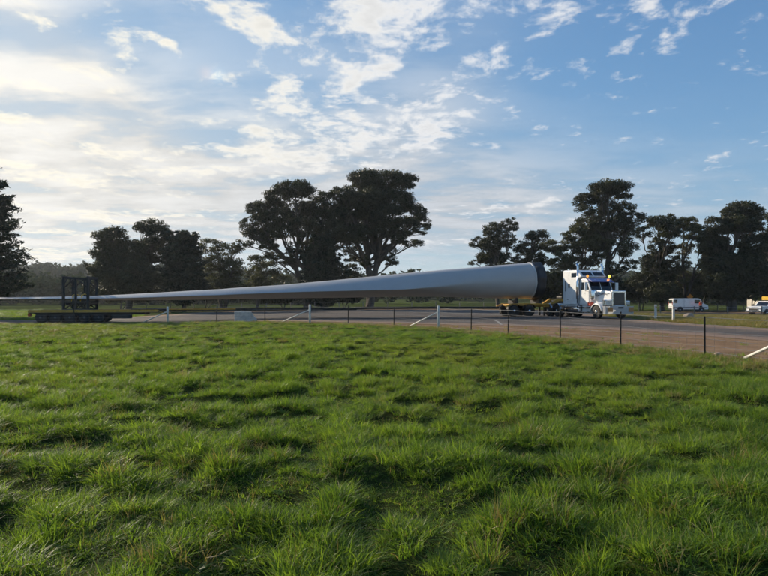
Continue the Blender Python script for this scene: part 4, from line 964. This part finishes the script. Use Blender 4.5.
MB().box(-.34, .34, -.012, .012, -.34, .34, .02, m=Matrix.Translation((0, 0, 2.25)) @ Matrix.Rotation(R(45), 4, 'Y')).build('sign_board', M['sign_orange'], t)
def house():
    x, y = 88.0, 122.0; z = float(gz(x, y)) - .1; t = thing('house', 'low house with a red gabled roof behind the green bush', 'house', (x, y, z), R(6))
    MB().box(-9, 9, -4, 4, 0, 2.7).build('wall', M['cream'], t)
    MB().prism([(-4.6, 2.6), (0, 4.1), (4.6, 2.6), (4.6, 2.75), (0, 4.3), (-4.6, 2.75)], -9.5, 9.5, 0, m=Matrix.Rotation(R(90), 4, 'Z')).build('roof', M['roof'], t)
    for wx in (-6.5, -2.5, 3, 6.5): w = MB().box(wx - .8, wx + .8, -4.06, -4.005, 1.0, 2.2, .01).build('window', M['white'], t); MB().box(wx - .7, wx + .7, -4.09, -4.062, 1.1, 2.1).build('pane', M['glass'], w)
    MB().box(-.3, .6, -4.06, -4.005, .05, 2.1, .01).build('door', M['grey_timber'], t)
house()

# ------------------------------------------------------------------ grass
def make_tufts():
    coll = bpy.data.collections.new('grass_tufts')
    def tuft(name, n, hlo, hhi, rad, lean, width, mats, strawfrac):
        V, Q, MI = [], [], []; seg = 3
        for b in range(n):
            a = rng.uniform(0, 2 * np.pi); r = rad * math.sqrt(rng.random()); base = np.array([math.cos(a) * r, math.sin(a) * r, -.02])
            h = rng.uniform(hlo, hhi); out = a + rng.normal(0, .7); ln = rng.uniform(.12, 1) * lean; w = width * rng.uniform(.6, 1.3)
            fac = rng.uniform(0, np.pi); side = np.array([math.cos(fac), math.sin(fac), 0]); dirv = np.array([math.cos(out), math.sin(out), 0])
            i0 = len(V)
            for k in range(seg + 1):
                f = k / seg; c = base + dirv * h * ln * f ** 1.9 + np.array([0, 0, h * (f - .34 * ln * f * f)]); ww = w * (1 - f ** 1.6 * .93)
                V += [c - side * ww / 2, c + side * ww / 2]
            for k in range(seg): Q.append((i0 + 2 * k, i0 + 2 * k + 1, i0 + 2 * k + 3, i0 + 2 * k + 2)); MI.append(1 if rng.random() < 0 else 0)
            if rng.random() < strawfrac:
                for k in range(1, seg + 1): MI[-k] = 1
        me = np_mesh(name, V, Q, mats[0]); me.materials.append(mats[1]); me.polygons.foreach_set('material_index', np.array(MI, np.int32))
        o = bpy.data.objects.new(name, me); coll.objects.link(o)
    g, s_ = M['grass'], M['straw']
    for k in range(5): tuft('grass_tuft_a%d' % k, 56, .05, .14, .12, 1.35, .0074, (g, s_), .07)       # 0-4 short turf
    for k in range(5): tuft('grass_tuft_b%d' % k, 64, .07, .19, .10, 1.5, .0078, (g, s_), .05)      # 5-9 tall tussock
    for k in range(3): tuft('grass_tuft_c%d' % k, 60, .10, .26, .11, 1.1, .006, (M['drygrass'], s_), .4)  # 10-12 dry verge
    def rosette(name, n, L, w, mat):
        V, Q = [], []
        for b in range(n):
            a = rng.uniform(0, 6.283); d = np.array([math.cos(a), math.sin(a), 0]); sd = np.array([-d[1], d[0], 0]); l = L * rng.uniform(.6, 1.2); ww = w * rng.uniform(.7, 1.2); e = rng.uniform(.25, .9); i0 = len(V)
            for f, k in ((0, .12), (.3, .8), (.65, 1.0), (1, .1)): c = d * l * f + np.array([0, 0, l * e * (f - .55 * f * f) * 1.4]); V += [c - sd * ww * k / 2 + np.array([0, 0, .004]), c + sd * ww * k / 2]
            Q += [(i0 + 2 * k, i0 + 2 * k + 1, i0 + 2 * k + 3, i0 + 2 * k + 2) for k in range(3)]
        coll.objects.link(bpy.data.objects.new(name, np_mesh(name, V, Q, mat)))
    for k in range(2): rosette('grass_tuft_d%d' % k, 16, .13, .034, g)                              # 13-14 broad-leaved weeds
    for k in range(2): tuft('grass_tuft_e%d' % k, 9, .22, .36, .12, .7, .0032, (s_, s_), 0)         # 15-16 seed stalks
    return coll
TUFTS = make_tufts()
def scatter(name, pts, idx, rot, scl, label):
    me = bpy.data.meshes.new(name); me.vertices.add(len(pts)); me.vertices.foreach_set('co', pts.astype(np.float32).ravel())
    for nm, typ, arr, key in (('idx', 'INT', idx.astype(np.int32), 'value'), ('rot', 'FLOAT_VECTOR', rot.astype(np.float32).ravel(), 'vector'), ('scl', 'FLOAT_VECTOR', scl.astype(np.float32).ravel(), 'vector')):
        at = me.attributes.new(nm, typ, 'POINT'); at.data.foreach_set(key, arr)
    me.materials.append(M['grass']); o = link(name, me); tag(o, label, 'grass', kind='stuff')
    ng = bpy.data.node_groups.new(name + '_nodes', 'GeometryNodeTree')
    ng.interface.new_socket('Geometry', in_out='INPUT', socket_type='NodeSocketGeometry'); ng.interface.new_socket('Geometry', in_out='OUTPUT', socket_type='NodeSocketGeometry')
    N = ng.nodes; gi = N.new('NodeGroupInput'); go = N.new('NodeGroupOutput'); iop = N.new('GeometryNodeInstanceOnPoints')
    ci = N.new('GeometryNodeCollectionInfo'); ci.inputs['Collection'].default_value = TUFTS; ci.inputs['Separate Children'].default_value = True; ci.inputs['Reset Children'].default_value = True
    def attr(nm, typ): a = N.new('GeometryNodeInputNamedAttribute'); a.data_type = typ; a.inputs['Name'].default_value = nm; return a.outputs['Attribute']
    iop.inputs['Pick Instance'].default_value = True; Lk = ng.links.new
    Lk(gi.outputs[0], iop.inputs['Points']); Lk(ci.outputs[0], iop.inputs['Instance']); Lk(attr('idx', 'INT'), iop.inputs['Instance Index'])
    Lk(attr('rot', 'FLOAT_VECTOR'), iop.inputs['Rotation']); Lk(attr('scl', 'FLOAT_VECTOR'), iop.inputs['Scale']); Lk(iop.outputs[0], go.inputs[0])
    md = o.modifiers.new('scatter', 'NODES'); md.node_group = ng; return o
def pasture():
    def spread(bands, mx=3.5):
        out = []
        for y0, y1, dens in bands:
            w = .72 * y1 + 4; n = int((y1 - y0) * 2 * w * dens); x = rng.uniform(-w, w, n); y = rng.uniform(y0, y1, n)
            k = np.abs(x) < .72 * y + mx; out.append(np.stack([x[k], y[k]], -1))
        return np.concatenate(out).T
    X, Y, HS, WS, ID = [], [], [], [], []
    # sward: long on the hummocks, grazed short in the hollows
    x, y = spread(((1.2, 6, 110), (6, 11, 84), (11, 18, 56), (18, 28, 34), (28, 43, 24)))
    hm = hummock(x, y); lush = vn(x, y + 31, .30) * .7 + vn2(x + 17, y - 5, .8) * .3
    k = rng.random(len(x)) < .45 + .6 * hm; x, y, hm, lush = x[k], y[k], hm[k], lush[k]
    X.append(x); Y.append(y); HS.append((.27 + (.42 + .46 * lush) * hm ** 1.2) * rng.uniform(.65, 1.3, len(x))); WS.append((.80 + .25 * hm) * (1 + .7 * sstep(y, 9, 30))); ID.append(np.where(hm > .5, 5 + rng.integers(0, 5, len(x)), rng.integers(0, 5, len(x))))
    # taller single tussocks
    cx, cy = spread(((1.2, 11, 1.3), (11, 22, .9), (22, 43, .5)))
    cr = rng.gamma(4.0, .036, len(cx)) + .05; cn = np.clip((cr * 40).astype(int), 4, 14); rep_ = np.repeat(np.arange(len(cx)), cn); m = len(rep_); rr = rng.random(m) ** .6; aa = rng.uniform(0, 6.283, m)
    X.append(cx[rep_] + np.cos(aa) * rr * cr[rep_]); Y.append(cy[rep_] + np.sin(aa) * rr * cr[rep_]); ch = rng.uniform(.8, 1.45, len(cx))[rep_]
    HS.append(ch * (1.08 - .55 * rr ** 2) * rng.uniform(.85, 1.15, m)); WS.append(.85 * (1 + .5 * sstep(cy[rep_], 12, 30))); ID.append(5 + rng.integers(0, 5, m))
    x, y, hs, ws, idx = (np.concatenate(a) for a in (X, Y, HS, WS, ID)); hs = hs * (1 - .30 * sstep(y, 14, 32))
    fd = fence_dist(x, y); keep = (fd < rng.normal(-.1, .35, len(x))) & (x > -42); x, y, hs, ws, idx, fd = (a[keep] for a in (x, y, hs, ws, idx, fd))
    dryp = (rng.random(len(x)) < np.where(fd > -2.2, .35, .012) + .10 * sstep(y, 16, 32)); idx = np.where(dryp, 10 + rng.integers(0, 3, len(x)), idx)
    q = rng.random(len(x)); idx = np.where((q < .035) & (idx < 5), 13 + rng.integers(0, 2, len(x)), idx); idx = np.where(q > .978, 15 + rng.integers(0, 2, len(x)), idx)
    hs = np.where(idx >= 13, np.maximum(hs, .8), hs); ws = np.where(idx >= 13, .9, ws)
    rot = np.stack([rng.normal(0, .16, len(x)), rng.normal(0, .16, len(x)), rng.uniform(0, 6.28, len(x))], -1)
    scatter('grass', np.stack([x, y, gz(x, y)], -1), idx, rot, np.stack([ws, ws, hs], -1), 'tussocky green pasture grass in front of the wire fence')
    # fine undergrowth between the tussocks
    out = []
    for y0, y1, dens in ((1.2, 8, 60), (8, 16, 26)):
        w = .72 * y1 + 3; n = int((y1 - y0) * 2 * w * dens); x = rng.uniform(-w, w, n); y = rng.uniform(y0, y1, n); k = np.abs(x) < .72 * y + 2.5; out.append(np.stack([x[k], y[k]], -1))
    x, y = np.concatenate(out).T; k = fence_dist(x, y) < -.3; x, y = x[k], y[k]; m = len(x); hs = rng.uniform(.22, .48, m)
    scatter('undergrowth', np.stack([x, y, gz(x, y)], -1), rng.integers(0, 5, m), np.stack([rng.normal(0, .2, m), rng.normal(0, .2, m), rng.uniform(0, 6.28, m)], -1), np.stack([.9 + 0 * hs, .9 + 0 * hs, hs], -1), 'short green turf growing between the pasture tussocks')
    n = 5200; x = rng.uniform(-24, 14.5, n); y = rng.uniform(12, 44, n); fd = fence_dist(x, y)
    k = (fd > -.2) & ~in_poly(x, y, ASP) & (rng.random(n) < np.exp(-np.maximum(fd, 0) / 1.1) * .75 + .07 + .35 * sstep(-x, 4, 12)); x, y = x[k], y[k]; m = len(x); sc = rng.uniform(.4, 1.0, m)
    scatter('roadside_grass', np.stack([x, y, gz(x, y)], -1), np.where(rng.random(m) < .5, 10 + rng.integers(0, 3, m), rng.integers(0, 7, m)), np.stack([rng.normal(0, .2, m), rng.normal(0, .2, m), rng.uniform(0, 6.28, m)], -1), np.stack([sc * 1.2, sc * 1.2, sc], -1), 'sparse weedy tufts along the bare brown roadside')
    n = 9000; x = rng.uniform(-62, -22, n); y = rng.uniform(48.5, 92, n); k = ~in_poly(x, y, ASP) & (x < -.62 * y + 12); x, y = x[k], y[k]; m = len(x); sc = rng.uniform(.7, 1.3, m)
    scatter('field_grass', np.stack([x, y, gz(x, y)], -1), rng.integers(0, 10, m), np.stack([rng.normal(0, .2, m), rng.normal(0, .2, m), rng.uniform(0, 6.28, m)], -1), np.stack([sc * 2.6, sc * 2.6, sc], -1), 'sunlit green grass of the field behind the trailer tail')
    n = 26000; x = rng.uniform(18.5, 75, n); y = rng.uniform(22, 65.5, n)
    k = ~in_poly(x, y, ASP) & (poly_dist(x, y, ASP) > .12) & (x > 18.8) & (vn(x, y, .7) > .22); x, y = x[k], y[k]; m = len(x)
    sc = rng.uniform(.8, 1.6, m) * (.6 + .7 * vn2(x, y, .5)); idx = np.where(rng.random(m) < .68, 10 + rng.integers(0, 3, m), rng.integers(0, 8, m))
    rot = np.stack([rng.normal(0, .1, m), rng.normal(0, .1, m), rng.uniform(0, 6.28, m)], -1)
    scatter('verge_grass', np.stack([x, y, gz(x, y)], -1), idx, rot, np.stack([sc * 2.2, sc * 2.2, sc], -1), 'dry yellow-green grass on the verge beyond the road bend')
pasture()

# ------------------------------------------------------------------ air
def haze():
    m, t = new_mat('haze_air'); o = t.node('ShaderNodeOutputMaterial')
    v = t.node('ShaderNodeVolumePrincipled', ins={'Color': (.86, .92, 1.0, 1), 'Density': HAZE, 'Anisotropy': .3}); t.set(o.inputs['Volume'], v)
    tag(MB().box(-6000, 6000, -1200, 6000, -3, 48).build('haze', m), 'thin pale haze in the air over the fields', 'haze', kind='stuff')
HAZE = .0002
haze()
